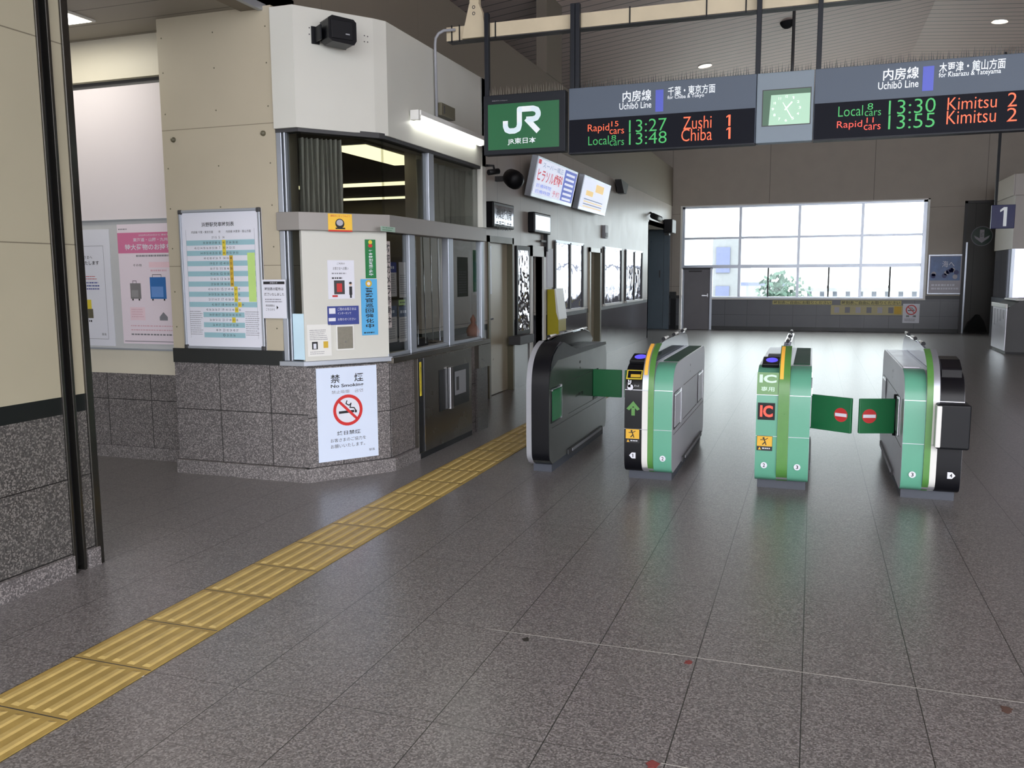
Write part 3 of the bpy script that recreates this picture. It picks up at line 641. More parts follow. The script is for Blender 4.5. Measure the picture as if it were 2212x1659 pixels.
mb.stroke([(tu(.06), tv(.06)), (tu(.06), tv(.86)), (tu(.9), tv(.86)), (tu(.9), tv(.06)), (tu(.06), tv(.06))], .003, .0146, M_inkg)
mb.text('ご利用のお客さまへ', tu(.3), tu(.72), tv(.75), tv(.78), .015, M_ink); mb.text('お知らせいたします', tu(.3), tu(.82), tv(.70), tv(.735), .015, M_ink, .01); lines_of(mb, tu(.45), tu(.85), tv(.48), tv(.56), 3, M_inkb, .015, .4); lines_of(mb, tu(.45), tu(.8), tv(.57), tv(.61), 2, M_flred, .015, .3)
mb.rect(tu(.5), tu(.66), tv(.3), tv(.4), .015, M_inky); mb.rect(tu(.5), tu(.68), tv(.24), tv(.32), .0152, M_doorf); mb.text('駅長', tu(.8), tu(.87), tv(.09), tv(.11), .015, M_ink); lines_of(mb, tu(.4), tu(.7), tv(.2), tv(.23), 1, M_ink, .015, .5)
mb.build('notice_poster', label='white bordered notice with a small yellow picture, left of the pink poster', cat='poster')

# no smoking poster on the granite
r = DG.R(684, 790, 816, 990, .0); u0, u1 = .075, .565; v0, v1 = DG.px(750, 992)[1], DG.px(750, 792)[1]
r = (DG.px(685, 890)[0], DG.px(815, 890)[0]); u0, u1 = r; W_, H_ = u1-u0, v1-v0
mb = MB(DG); mb.box(u0, u1, v0, v1, .001, .004, M_paperb)
mb.text('禁', tu(.23), tu(.38), tv(.835), tv(.925), .0046, M_ink, .012); mb.text('煙', tu(.62), tu(.77), tv(.835), tv(.925), .0046, M_ink, .012)
mb.text('No Smoking', tu(.23), tu(.77), tv(.775), tv(.82), .0046, M_ink, .02); mb.text('禁止吸烟', tu(.24), tu(.53), tv(.72), tv(.755), .0046, M_inkg); mb.text('금연', tu(.62), tu(.76), tv(.72), tv(.755), .0046, M_inkg)
nosmoke(mb, tu(.5), tv(.535), W_*.245, .0046)
mb.text('終日禁煙', tu(.31), tu(.70), tv(.27), tv(.315), .0046, M_ink, .012); mb.text('お客さまのご協力を', tu(.2), tu(.79), tv(.20), tv(.24), .0046, M_ink); mb.text('お願いいたします。', tu(.2), tu(.77), tv(.135), tv(.175), .0046, M_ink); mb.text('駅長', tu(.84), tu(.94), tv(.065), tv(.09), .0046, M_ink)
mb.build('no_smoking_poster', label='tall blue-white no smoking poster on the granite base of the booth', cat='poster')
# stickers on the booth diagonal
TB = Frame((A[0], A[1]-.03, 0), (-3.07-A[0], 5.99-(A[1]-.03), 0))
def sheet(fr, rect, m_, w, fn, name, label, cat):
    global u0, u1, v0, v1, W_, H_
    u0, u1, v0, v1 = rect; W_, H_ = u1-u0, v1-v0; mb = MB(fr); mb.box(u0, u1, v0, v1, w, w+.002, m_); fn(mb, w+.0026); return mb.build(name, label=label, cat=cat)
def f1(mb, w):
    mb.rect(tu(0), tu(1), tv(0), tv(.09), w, M_red); mb.text('運転台に立ってみよう', tu(.1), tu(.9), tv(.82), tv(.94), w, M_flred); mb.disc(tu(.48), tv(.45), W_*.19, W_*.19, w, M_ink); mb.disc(tu(.48), tv(.5), W_*.14, W_*.12, w+.0004, M_inkl); mb.rect(tu(.3), tu(.7), tv(.14), tv(.22), w, M_ink)
sheet(TB, TB.R(708, 461, 761, 501, .001), mat('sticker_yellow', (246, 196, 62), .5), .001, f1, 'yellow_sticker', 'yellow sticker with a red lower edge on the grey transom band', 'sticker')
def f2(mb, w):
    mb.disc(tu(.5), tv(.93), W_*.18, W_*.18, w, M_inky); mb.disc(tu(.5), tv(.84), W_*.2, W_*.16, w, M_flred); mb.vtext('年金特別警戒実施中', tu(.32), tu(.7), tv(.06), tv(.74), w, M_paper, .02)
sheet(DG, DG.R(789, 517, 814, 601, .001), M_stg, -.010, f2, 'green_sticker', 'narrow green vertical sticker with white lettering on the booth panel', 'sticker')
def f3(mb, w):
    mb.disc(tu(.48), tv(.92), W_*.2, W_*.2, w, M_paper); mb.ring(tu(.48), tv(.92), W_*.1, W_*.2, w+.0004, M_inko); mb.vtext('警察官巡回強化中', tu(.25), tu(.75), tv(.12), tv(.85), w, M_ink, .02); lines_of(mb, tu(.12), tu(.9), tv(.02), tv(.07), 1, M_ink, w)
sheet(DG, DG.R(780, 603, 818, 723, .001), M_sky, -.009, f3, 'blue_sticker', 'sky blue vertical sticker with black lettering below the green one', 'sticker')
def f4(mb, w):
    mb.text('ご利用の', tu(.35), tu(.65), tv(.89), tv(.94), w, M_ink); mb.text('お客さまへお願い', tu(.2), tu(.78), tv(.75), tv(.83), w, M_ink); lines_of(mb, tu(.15), tu(.78), tv(.62), tv(.7), 1, M_inkg, w, .4); lines_of(mb, tu(.15), tu(.6), tv(.5), tv(.58), 1, M_ink, w, .5)
    mb.rect(tu(.22), tu(.62), tv(.12), tv(.48), w, M_dgrey); mb.rect(tu(.32), tu(.52), tv(.18), tv(.4), w+.0004, M_flred); mb.rect(tu(.15), tu(.35), tv(.05), tv(.1), w, M_flred)
    mb.disc(tu(.84), tv(.38), W_*.06, W_*.06, w, mat('ink_skin', (220, 190, 170), .5)); mb.rect(tu(.79), tu(.9), tv(.1), tv(.32), w, M_ink); mb.rect(tu(.81), tu(.88), tv(.02), tv(.1), w, M_ink); mb.disc(tu(.84), tv(.41), W_*.055, W_*.04, w+.0004, M_ink)
sheet(DG, DG.R(708, 562, 768, 645, .001), M_paper, -.011, f4, 'paper_notice', 'white paper notice with a dark picture and a suited figure on the booth panel', 'notice')
def f5(mb, w):
    mb.rect(tu(.05), tu(.25), tv(.6), tv(.9), w, M_paper); mb.text('ご用のお客さまは', tu(.32), tu(.92), tv(.76), tv(.92), w, M_paper); mb.text('インターホンで', tu(.32), tu(.75), tv(.55), tv(.68), w, M_paper); mb.text('お知らせください', tu(.32), tu(.9), tv(.22), tv(.36), w, M_paper); mb.rect(tu(.03), tu(.25), tv(.2), tv(.38), w, M_paper)
sheet(DG, DG.R(708, 662, 777, 700, .001), M_inkb, -.011, f5, 'blue_plate', 'dark blue information plate above the small hatch on the booth panel', 'plate')
def f6(mb, w):
    lines_of(mb, tu(.1), tu(.85), tv(.5), tv(.85), 6, M_inkg, w, .35, 9); mb.rect(tu(.18), tu(.42), tv(.22), tv(.46), w, M_ink); mb.rect(tu(.24), tu(.36), tv(.24), tv(.4), w+.0004, M_paper); mb.rect(tu(.66), tu(.86), tv(.25), tv(.46), w, M_inko); lines_of(mb, tu(.1), tu(.8), tv(.05), tv(.17), 2, M_inkg, w, .3, 3)
sheet(DG, DG.R(664, 702, 718, 768, .001), M_white, -.011, f6, 'paper_notice', 'white notice with two small pictures at the lower left of the booth panel', 'notice')
def f7(mb, w): mb.vtext('防犯カメラ作動中', tu(.1), tu(.9), tv(.02), tv(.98), w, M_ink, .02)
sheet(DX, (6.02, 6.095, 1.13, 1.80), mat('sticker_pinkgrey', (196, 186, 184), .5), -.028, f7, 'camera_sticker', 'vertical sticker of large black characters at the booth corner window', 'sticker')
def f8(mb, w): mb.text('営業時間', tu(.1), tu(.85), tv(.6), tv(.85), w, M_stg); lines_of(mb, tu(.1), tu(.9), tv(.15), tv(.45), 1, M_stg, w)
sheet(FX(-3.07), FX(-3.07).R(822, 488, 853, 502), mat('sticker_mint', (178, 206, 190), .5), .001, f8, 'small_sticker', 'small pale green label on the grey transom at the booth corner', 'sticker')
def mkf(hc, sd):
    def f(mb, w):
        if hc: mb.rect(tu(0), tu(1), tv(.7), tv(1), w, hc); lines_of(mb, tu(.12), tu(.85), tv(.76), tv(.93), 1, M_paper, w+.0004)
        lines_of(mb, tu(.1), tu(.9), tv(.08), tv(.66), 9, M_inkg, w, .4, sd)
    return f
M_pg = mat('poster_behind_glass', (206, 202, 200), .5)
sheet(DX, DX.R(836, 566, 858, 640, -.04), M_pg, -.044, mkf(M_inkb, 1), 'window_notice', 'pale notice with a blue top behind the lower booth glass, upper left', 'notice')
sheet(DX, DX.R(862, 566, 882, 642, -.04), M_pg, -.044, mkf(None, 2), 'window_notice', 'pale text notice behind the lower booth glass, upper right', 'notice')
sheet(DX, DX.R(836, 662, 859, 738, -.04), M_pg, -.044, mkf(mat('ink_steelblue', (70, 90, 120), .5), 3), 'window_notice', 'service hours notice with a steel blue header at the lower left of the booth glass', 'notice')
sheet(DX, DX.R(862, 662, 884, 736, -.04), M_pg, -.044, mkf(mat('ink_slateblue', (76, 96, 126), .5), 4), 'window_notice', 'notice with slate blue header beside the counter window mullion', 'notice')
sheet(DX, DX.R(862, 648, 884, 658, -.05), M_lime, -.054, lambda mb, w: lines_of(mb, tu(.1), tu(.9), tv(.2), tv(.8), 1, M_ink, w), 'lime_label', 'small lime green label above the slate blue notice in the booth glass', 'label')
sheet(DX, DX.R(988, 555, 1012, 640, -.05), mat('dark_notice', (92, 98, 90), .5), -.055, mkf(None, 5), 'window_notice', 'dim grey notice in the last lower window of the booth', 'notice')
sheet(DX, DX.R(1022, 540, 1032, 630, -.05), M_stg, -.055, lambda mb, w: None, 'green_pennant', 'dark green vertical strip in the last lower window of the booth', 'pennant')
# little ornament in last window
p = onX(1022, 690, -3.2); MB().lathe((p.x, p.y, .93), [(.0, 0), (.06, 0), (.07, .05), (.05, .1), (.02, .13), (.03, .17), (.0, .22)], (0, 0, 1), mat('ornament_pink', (206, 150, 130), .5)).build('desk_ornament', label='small salmon coloured ornament inside the last lower booth window', cat='ornament')

# speaker on the fascia
FF = Frame((-3.51, YP-.02, 0), (-3.14+3.51, 5.93-5.44, 0))
r = FF.R(691, 40, 763, 100, .12)
spk = thing('wall_speaker', 'black boxy loudspeaker bracketed on the white booth fascia', 'speaker', FF.P((r[0]+r[1])/2, (r[2]+r[3])/2, 0))
cu_, cv = (r[0]+r[1])/2+.01, (r[2]+r[3])/2; hw, hh = .105, .082
MB(FF).prism([(cu_-hw, cv-hh+.02), (cu_-hw+.03, cv-hh), (cu_+hw-.02, cv-hh-.01), (cu_+hw, cv-hh+.02), (cu_+hw, cv+hh-.02), (cu_+hw-.02, cv+hh), (cu_-hw+.03, cv+hh+.01), (cu_-hw, cv+hh-.01)], .05, .20, M_blackg).build('speaker_body', spk, bevel=.012, seg=3)
MB(FF).box(cu_-hw+.02, cu_+hw-.03, cv-hh+.02, cv+hh-.02, .20, .207, M_black).build('grille', spk, bevel=.004)
MB(FF).box(cu_+.02, cu_+.05, cv-.03, cv-.022, .207, .209, M_grey).build('badge', spk)
MB(FF).box(cu_-hw-.05, cu_-hw+.01, cv-.07, cv+.05, .0, .012, M_black).box(cu_-hw-.03, cu_-hw-.015, cv-.06, cv+.04, .01, .12, M_black).build('bracket', spk, bevel=.003)
for px_, py_ in ((668, 60), (675, 62), (668, 74), (675, 75), (787, 77), (794, 79), (787, 90), (794, 91)):
    a, b = FF.px(px_, py_); MB(FF).disc(a, b, .005, .005, .001, M_dgrey, 8).build('screw', bt)
# fluorescent lamp on the fascia
LX = FX(-3.085)
a = LX.px(885, 255, .12); b = LX.px(1025, 300, .12)
lamp = thing('fluorescent_lamp', 'lit white fluorescent batten lamp mounted on the right face of the fascia', 'lamp', (-3.0, (a[0]+b[0])/2, 2.8))
ly0, ly1, lz = 6.42, 7.86, 2.79
MB().box(-3.085, -2.99, ly0, ly1, lz+.01, lz+.05, M_white).build('lamp_housing', lamp, bevel=.006)
MB().box(-3.075, -3.0, ly0-.03, ly0+.02, lz-.03, lz+.05, M_white).build('end_cap', lamp, bevel=.006)
MB().box(-3.075, -3.0, ly1-.02, ly1+.03, lz-.03, lz+.05, M_white).build('end_cap', lamp, bevel=.006)
MB().tube([(-3.037, ly0+.02, lz-.012), (-3.037, ly1-.02, lz-.012)], .024, E_tube, 14).build('lamp_tube', lamp)
r = LX.R(940, 222, 970, 262)
MB(LX).box(r[0], r[1], r[2], r[3], 0, .06, M_doorf).box(r[0]+.04, r[0]+.06, r[2]+.02, r[3]-.02, .06, .065, M_dgrey).build('junction_box', label='dark brown junction box on the fascia just above the lamp', cat='junction box', bevel=.006)
cu = [(-3.06, 6.88, 2.84), (-3.06, 6.87, 3.45), (-3.055, 6.87, 3.50), (-3.03, 6.88, 3.54), (-2.99, 6.9, 3.565), (-2.9, 6.93, 3.57)]
MB().tube(cu, .012, M_grey, 10, local=False).build('conduit_pipe', label='thin grey conduit rising from the fluorescent lamp and bending to the beam', cat='conduit')

# soffit light
MB().box(-6.6, -5.13, 4.98, 5.32, 3.425, 3.44, M_white).rect(-6.58, -5.15, 5.0, 5.3, 3.4245, E_soff).build('recessed_ceiling_light', label='bright rectangular recessed light in the low ceiling at the far left', cat='ceiling light')
_me = bpy.data.objects['recessed_ceiling_light']

# ================================================================== BEAM AND HANGING SIGNS
SY = 6.95; SF = FY(SY-.10)
mb = MB(); mb.box(-2.99, 2.6, SY-.0, SY+.12, 3.49, 3.60, M_beam); mb.box(-2.985, 2.595, SY+.01, SY+.11, 3.484, 3.49, M_dgrey)  # thin dark strip below stands in for the shade under the beam
bm_ = mb.build('hanging_beam', label='long cream painted horizontal beam carrying the hanging signs', cat='beam')
mb = MB(FY(SY-.03)); mb.prism([(-2.84, 3.49), (-2.62, 3.49), (-2.655, 3.68), (-2.69, 3.76), (-2.77, 3.76), (-2.79, 3.68)], -.05, 0, M_beam)
for v in (3.70, 3.74-.09): mb.ring(-2.73, v+.03, .008, .014, .001, M_dgrey)
mb.box(-2.77, -2.69, 3.7, 5.6, -.06, -.01, M_beam)
mb.build('beam_bracket', bm_)
mb = MB(FY(SY-.0))
for u in (-2.94, -2.87, -2.55, -1.43, -.84, -.55, .4, 1.1): mb.box(u-.005, u+.005, 3.475, 3.61, .0, .006, M_black)
mb.build('cable_ties', bm_)
def poles(parent, us, z0):
    for u in us:
        MB().box(u-.018, u+.018, SY-.075, SY-.03, z0, 3.66, M_navy).build('hanger_pole', parent, bevel=.003)
def spikes(parent, u0, u1, z, m_=M_black, dense=.022):
    mb = MB(FY(SY-.06)); u = u0
    while u < u1:
        dx = random.uniform(-.008, .008); h = random.uniform(.055, .085)
        mb.add([(u-.0034, z, 0), (u+.0034, z, 0), (u, z, -.004), (u+dx, z+h, random.uniform(-.01, .01))], [(0, 1, 3), (1, 2, 3), (2, 0, 3)], m_); u += dense*random.uniform(.7, 1.2)
    mb.build('bird_spikes', parent, kind='stuff')
M_spk = mat('spike_grey', (46, 48, 50), .5)
# railway company sign
jr = thing('company_sign', 'green railway company sign with white JR logo, leftmost of the hanging signs', 'sign', (-2.27, SY-.05, 2.52))
MB(SF).box(-2.625, -1.925, 2.52, 3.0, -.09, 0, M_navy).build('sign_case', jr, bevel=.006)
r = SF.R(1066, 236, 1216, 329); u0, u1, v0, v1 = -2.585, -1.975, 2.56, 2.925; W_, H_ = u1-u0, v1-v0
mb = MB(SF); mb.rect(u0, u1, v0, v1, .0012, M_jr)
gx, gy, gs = tu(.215), tv(.33), W_*.53
def G(x, y): return (gx+gs*x, gy+gs*y)
mb.stroke([G(.065, .33), G(.065, .2), G(.1, .11), G(.18, .075), G(.31, .075), G(.41, .12), G(.44, .22), G(.44, .595), G(.80, .595), G(.9, .56), G(.935, .49), G(.935, .43), G(.89, .36), G(.80, .335), G(.62, .335)], gs*.135, .002, M_lett)
mb.stroke([G(.62, .36), G(.94, .03)], gs*.135, .002, M_lett)
mb.text('JR東日本', tu(.28), tu(.68), tv(.09), tv(.24), .002, M_lett, .01); mb.text('禁煙区域 No smoking area', tu(.06), tu(.28), tv(1.06), tv(1.09), .002, M_grey); 
mb.build('sign_face', jr); poles(jr, (-2.605,), 2.95); spikes(jr, -2.58, -1.95, 3.0, mat('spike_clear', (110, 104, 94), .5), .018)
def clockface(): pass
def board(name, label, u0_, u1_, rows, title, dest, dest_en, tx):
    b = thing(name, label, 'departure board', ((u0_+u1_)/2, SY-.05, 2.5))
    MB(SF).box(u0_, u1_, 2.50, 3.005, -.09, 0, M_sgn).build('board_case', b, bevel=.005)
    mb = MB(SF); mb.rect(u0_+.004, u1_-.004, 2.505, 2.76, .0012, M_ledp); mb.box(u0_, u1_, 2.495, 2.506, -.09, .004, M_navy)
    ls = mb.build('led_screen', b)
    mb = MB(SF)
    for (s, a, c, y0_, y1_, m_, bd) in title: mb.text(s, a, c, y0_, y1_, .002, m_, bd)
    mb.rect(tx[0], tx[1], tx[2], tx[3], .002, M_sblue)
    mb.build('title_lettering', b)
    for (s, x0_, x1_, y0_, y1_, m_) in rows:
        MB(SF).text(s, x0_, x1_, y0_, y1_, .0025, m_, -.008).build('led_word', ls)
    return b
def pr4(x0_, y0_, x1_, y1_): return SF.R(x0_, y0_, x1_, y1_)
def row(s, x0_, y0_, x1_, y1_, m_):
    # text baseline slopes with the sign: y values are given at its centre
    xm = (x0_+x1_)/2; a = SF.px(x0_, (y0_+y1_)/2)[0]; c = SF.px(x1_, (y0_+y1_)/2)[0]; t = SF.px(xm, y0_)[1]; bt_ = SF.px(xm, y1_)[1]; return (s, a, c, bt_, t, m_)
def ttl(s, x0_, y0_, x1_, y1_, bd=.01):
    q = row(s, x0_, y0_, x1_, y1_, M_lett); return q[:5]+(M_lett, bd)
def colr_(x0_, y0_, x1_, y1_): q = row('', x0_, y0_, x1_, y1_, None); return (q[1], q[2], q[3], q[4])
b1 = board('departure_board', 'slate blue departure board listing Zushi and Chiba trains, beside the green sign', -1.895, -.452,
  [row('Rapid', 1270, 268, 1316, 288, E_or), row('15', 1321, 262, 1336, 273, E_or), row('cars', 1317, 279, 1348, 289, E_or), row('Local', 1271, 294, 1315, 313, E_gr), row('8', 1321, 292, 1331, 302, E_gr), row('cars', 1317, 303, 1348, 314, E_gr),
   row('13:27', 1359, 257, 1440, 284, E_gr), row('13:48', 1359, 285, 1440, 311, E_gr), row('Zushi', 1476, 251, 1537, 278, E_or), row('Chiba', 1472, 277, 1538, 304, E_or), row('1', 1569, 248, 1580, 272, E_or), row('1', 1569, 275, 1580, 300, E_or)],
  [ttl('内房線', 1345, 195, 1407, 219, .015), ttl('Uchibō Line', 1338, 220, 1407, 235), ttl('千葉・東京方面', 1443, 184, 1545, 204, .012), ttl('for Chiba & Tokyo', 1442, 204, 1521, 214)], '', '', colr_(1416, 194, 1433, 241))
poles(b1, (-1.875, -1.835), 2.98); spikes(b1, -1.82, -.5, 3.0, M_spk)
ck = thing('hanging_clock', 'hanging grey panel with a lit greenish analogue clock screen between two boards', 'clock', (-.245, SY-.05, 2.5))
MB(SF).box(-.448, -.046, 2.50, 3.005, -.09, 0, mat('sign_slate_light', (116, 130, 142), .45, var=.02, emit=.04)).build('clock_case', ck, bevel=.005)
a = SF.px(1648, 232)[0]; c = SF.px(1750, 232)[0]; t = SF.px(1700, 193)[1]; bb = SF.px(1700, 269)[1]; u0, u1, v0, v1 = a, c, bb, t; W_, H_ = u1-u0, v1-v0
mb = MB(SF); mb.box(u0-.006, u1+.006, v0-.006, v1+.006, 0, .003, M_dgrey); mb.rect(u0, u1, v0, v1, .0035, E_scr); mb.rect(tu(0), tu(1), tv(.86), tv(1), .0038, E_scrd); mb.poly([(tu(0), tv(0)), (tu(.13), tv(0)), (tu(.17), tv(.86)), (tu(0), tv(.86))], .0038, E_scrd)
for k in range(12):
    an = k*math.pi/6; mb.text(str(12 if k == 0 else k), tu(.5)+.095*math.sin(an)-.008, tu(.5)+.095*math.sin(an)+.008, tv(.46)+.085*math.cos(an)-.009, tv(.46)+.085*math.cos(an)+.009, .0042, E_hand)
def hand(an, l, wd): mb.stroke([(tu(.5)-l*.25*math.sin(an), tv(.46)-l*.25*math.cos(an)), (tu(.5)+l*math.sin(an), tv(.46)+l*math.cos(an))], wd, .0045, E_hand)
hand(math.radians(42), .06, .009); hand(math.radians(150), .085, .006); hand(math.radians(-30), .05, .004)
mb.build('clock_screen', ck); spikes(ck, -.44, -.06, 3.0, M_spk)
poles(ck, (-.448,), 2.5)
b2 = board('departure_board', 'slate blue departure board listing Kimitsu trains, rightmost of the hanging signs', -.042, 1.42,
  [row('Local', 1811, 229, 1864, 251, E_gr), row('8', 1874, 223, 1886, 237, E_gr), row('cars', 1868, 239, 1903, 250, E_gr), row('Rapid', 1808, 261, 1862, 280, E_redl), row('11', 1872, 254, 1887, 265, E_redl), row('cars', 1866, 269, 1902, 280, E_redl),
   row('13:30', 1920, 214, 2021, 245, E_gr), row('13:55', 1919, 246, 2019, 277, E_gr), row('Kimitsu', 2047, 208, 2153, 235, E_or), row('Kimitsu', 2045, 237, 2151, 266, E_or), row('2', 2177, 200, 2197, 230, E_or), row('2', 2175, 233, 2197, 262, E_or)],
  [ttl('内房線', 1908, 146, 1985, 172, .015), ttl('Uchibō Line', 1897, 174, 1984, 191), ttl('木更津・館山方面', 2029, 130, 2172, 153, .012), ttl('for Kisarazu & Tateyama', 2028, 152, 2162, 166)], '', '', colr_(1993, 143, 2017, 196))
poles(b2, (-.02,), 2.98); poles(b2, (-.018,), 2.5) if False else None
spikes(b2, .02, 1.4, 3.0, M_spk)

# ================================================================== TICKET GATES
GY0 = 6.22
def round_out(pts, near=6.62, it=2):      # corner cutting on the front end so that it curves
    for _ in range(it):
        o = []
        for i, q in enumerate(pts):
            a_, b_ = pts[i-1], pts[(i+1) % len(pts)]
            if q[0] > near or i == 0: o.append(q); continue
            o += [(q[0]*.75+a_[0]*.25, q[1]*.75+a_[1]*.25), (q[0]*.75+b_[0]*.25, q[1]*.75+b_[1]*.25)]
        pts = o
    return pts
BP = [(6.31, .07), (8.10, .07), (8.14, .12), (8.15, .78), (8.12, .85), (8.05, .878), (6.50, .878), (6.38, .868), (6.30, .835), (6.25, .77), (6.228, .68), (6.22, .55), (6.22, .25), (6.228, .15), (6.25, .09)]
FPP = [(6.31, .07), (8.10, .07), (8.15, .12), (8.16, .80), (8.14, .90), (8.06, .98), (7.90, 1.025), (6.85, 1.03), (6.60, 1.02), (6.44, .985), (6.33, .93), (6.26, .86), (6.222, .76), (6.212, .65), (6.212, .2), (6.225, .12)]
BP, FPP = round_out(BP), round_out(FPP)
FRX = Frame((0, 0, 0), (0, 1, 0))     # u=y v=z w=x
def shell(prof, x0, x1, m_, za, zb, off=.004):
    # the curved front cover: follows the front of the profile between heights za and zb
    pts = [(6.31, .07)] if za < .08 else []
    fr = [p for p in prof[::-1] if p[0] < 6.55]
    fr = sorted([p for p in prof if p[0] <= 6.52 and p[1] < 1.04], key=lambda p: (prof.index(p)))
    # walk from bottom front upwards
    idx = [i for i in range(len(prof)) if prof[i][0] <= 6.55]
    seq = [prof[0]] + [prof[i] for i in sorted(idx[1:] if 0 in idx else idx, reverse=True)]
    out = []
    for k in range(len(seq)-1):
        (a, b), (c, d_) = seq[k], seq[k+1]
        t0, t1 = 0.0, 1.0
        if abs(d_-b) > 1e-9:
            ta, tb = sorted(((za-b)/(d_-b), (zb-b)/(d_-b))); t0, t1 = max(t0, ta), min(t1, tb)
        elif not (za <= b <= zb): continue
        if t1 < t0+1e-6: continue
        L_ = math.hypot(c-a, d_-b) or 1; nx, nz = -(d_-b)/L_, (c-a)/L_
        for t in (t0, t1): out.append((a+(c-a)*t, b+(d_-b)*t, nx, nz))
    res = []
    for o in out:
        if not res or abs(o[0]-res[-1][0])+abs(o[1]-res[-1][1]) > 1e-5: res.append(o)
    mb = MB(FRX); n = len(res)
    top = [(y_+nx*off, z_+nz*off, x) for y_, z_, nx, nz in res for x in (x0, x1)]
    mb.add(top, [(2*i, 2*i+1, 2*i+3, 2*i+2) for i in range(n-1)], m_, True)
    for j, x in ((0, x0), (1, x1)):
        ed = [q for y_, z_, nx, nz in res for q in ((y_+nx*off, z_+nz*off, x), (y_-nx*.002, z_-nz*.002, x))]
        mb.add(ed, [((2*i, 2*i+2, 2*i+3, 2*i+1) if j == 0 else (2*i, 2*i+1, 2*i+3, 2*i+2)) for i in range(n-1)], m_)
    for (y_, z_, nx, nz) in (res[0], res[-1]): mb.add([(y_+nx*off, z_+nz*off, x0), (y_+nx*off, z_+nz*off, x1), (y_-nx*.002, z_-nz*.002, x1), (y_-nx*.002, z_-nz*.002, x0)], [(0, 1, 2, 3)], m_)
    return mb
def sticker_num(parent, n, x, z, shape, fr):
    mb = MB(fr); r = .022
    if shape == 'c': mb.disc(x, z, r, r, .001, M_paper)
    else:
        s_ = 1 if shape == 'r' else -1
        pts = [(x-s_*r, z-r), (x+s_*.3*r, z-r), (x+s_*1.2*r, z), (x+s_*.3*r, z+r), (x-s_*r, z+r)]
        mb.poly(pts if s_ > 0 else pts[::-1], .001, M_paper)
    mb.text(n, x-.008, x+.008, z-.013, z+.013, .0016, M_ink, .02); mb.build('number_sticker', parent)
def warning(parent, x0, x1, z0, z1, fr):
    mb = MB(fr); mb.box(x0, x1, z0, z1, 0, .0015, M_ink); zz = z0+(z1-z0)*.3; mb.rect(x0+.002, x1-.002, zz, z1-.002, .002, M_warn)
    c = (x0+x1)/2; h = z1-zz; k = h
    mb.disc(c-.1*k, zz+.78*h, .1*k, .1*k, .0025, M_ink, 12); mb.stroke([(c-.05*k, zz+.68*h), (c+.05*k, zz+.42*h), (c-.2*k, zz+.15*h)], .1*k, .0025, M_ink); mb.stroke([(c+.05*k, zz+.42*h), (c+.15*k, zz+.12*h)], .09*k, .0025, M_ink); mb.stroke([(c-.4*k, zz+.62*h), (c, zz+.62*h), (c+.3*k, zz+.8*h)], .07*k, .0025, M_ink)
    mb.poly([(x0+.01, z0+.006), (x0+.03, z0+.006), (x0+.02, zz-.005)], .0025, M_warn); lines_of(mb, x0+.038, x1-.006, z0+.008, zz-.006, 1, M_paper, .0025)
    mb.build('warning_sticker', parent)
def halfbody(g, x0, x1, m_, topm=None):
    MB(FRX).prism(BP, x0, x1, M_steelg).build('cabinet_body', g, bevel=.004)
    for a, b in ((.06, .397), (.401, .687), (.691, .95)): shell(BP, x0+.001, x1-.001, m_, a, b).build('front_cover', g)
    if topm: MB().box(x0+.012, x1-.012, 6.56, 8.0, .872, .882, topm).build('top_tray', g, bevel=.003)
def fin(g, x0, x1, m_, glassm, striped=None):
    # solid lower core, coloured front shell and translucent upper fin
    MB(FRX).prism([p for p in BP], x0, x1, M_steelg).build('fin_core', g)
    up = [(6.30, .86), (8.12, .86), (8.12, .90), (8.06, .97), (7.9, 1.015), (6.85, 1.02), (6.60, 1.01), (6.45, .975), (6.36, .93)]
    MB(FRX).prism(up, x0+.012, x1-.012, glassm).build('fin_panel', g)
    shell(FPP, x0, x1, m_, .06, 1.1, .006).build('fin_front_cover', g)
    for ya in (6.72, 7.25, 7.75):
        MB().tube([((x0+x1)/2, ya, 1.032), ((x0+x1)/2, ya+.03, 1.033)], .014, M_black, 10).tube([((x0+x1)/2, ya+.03, 1.033), ((x0+x1)/2, ya+.22, 1.033)], .012, M_white, 10).build('sensor_rod', g)
def plinth(g, x0, x1): MB().box(x0+.015, x1-.015, 6.34, 8.08, 0, .075, mat('plinth_grey', (66, 70, 80), .5)).build('plinth', g)
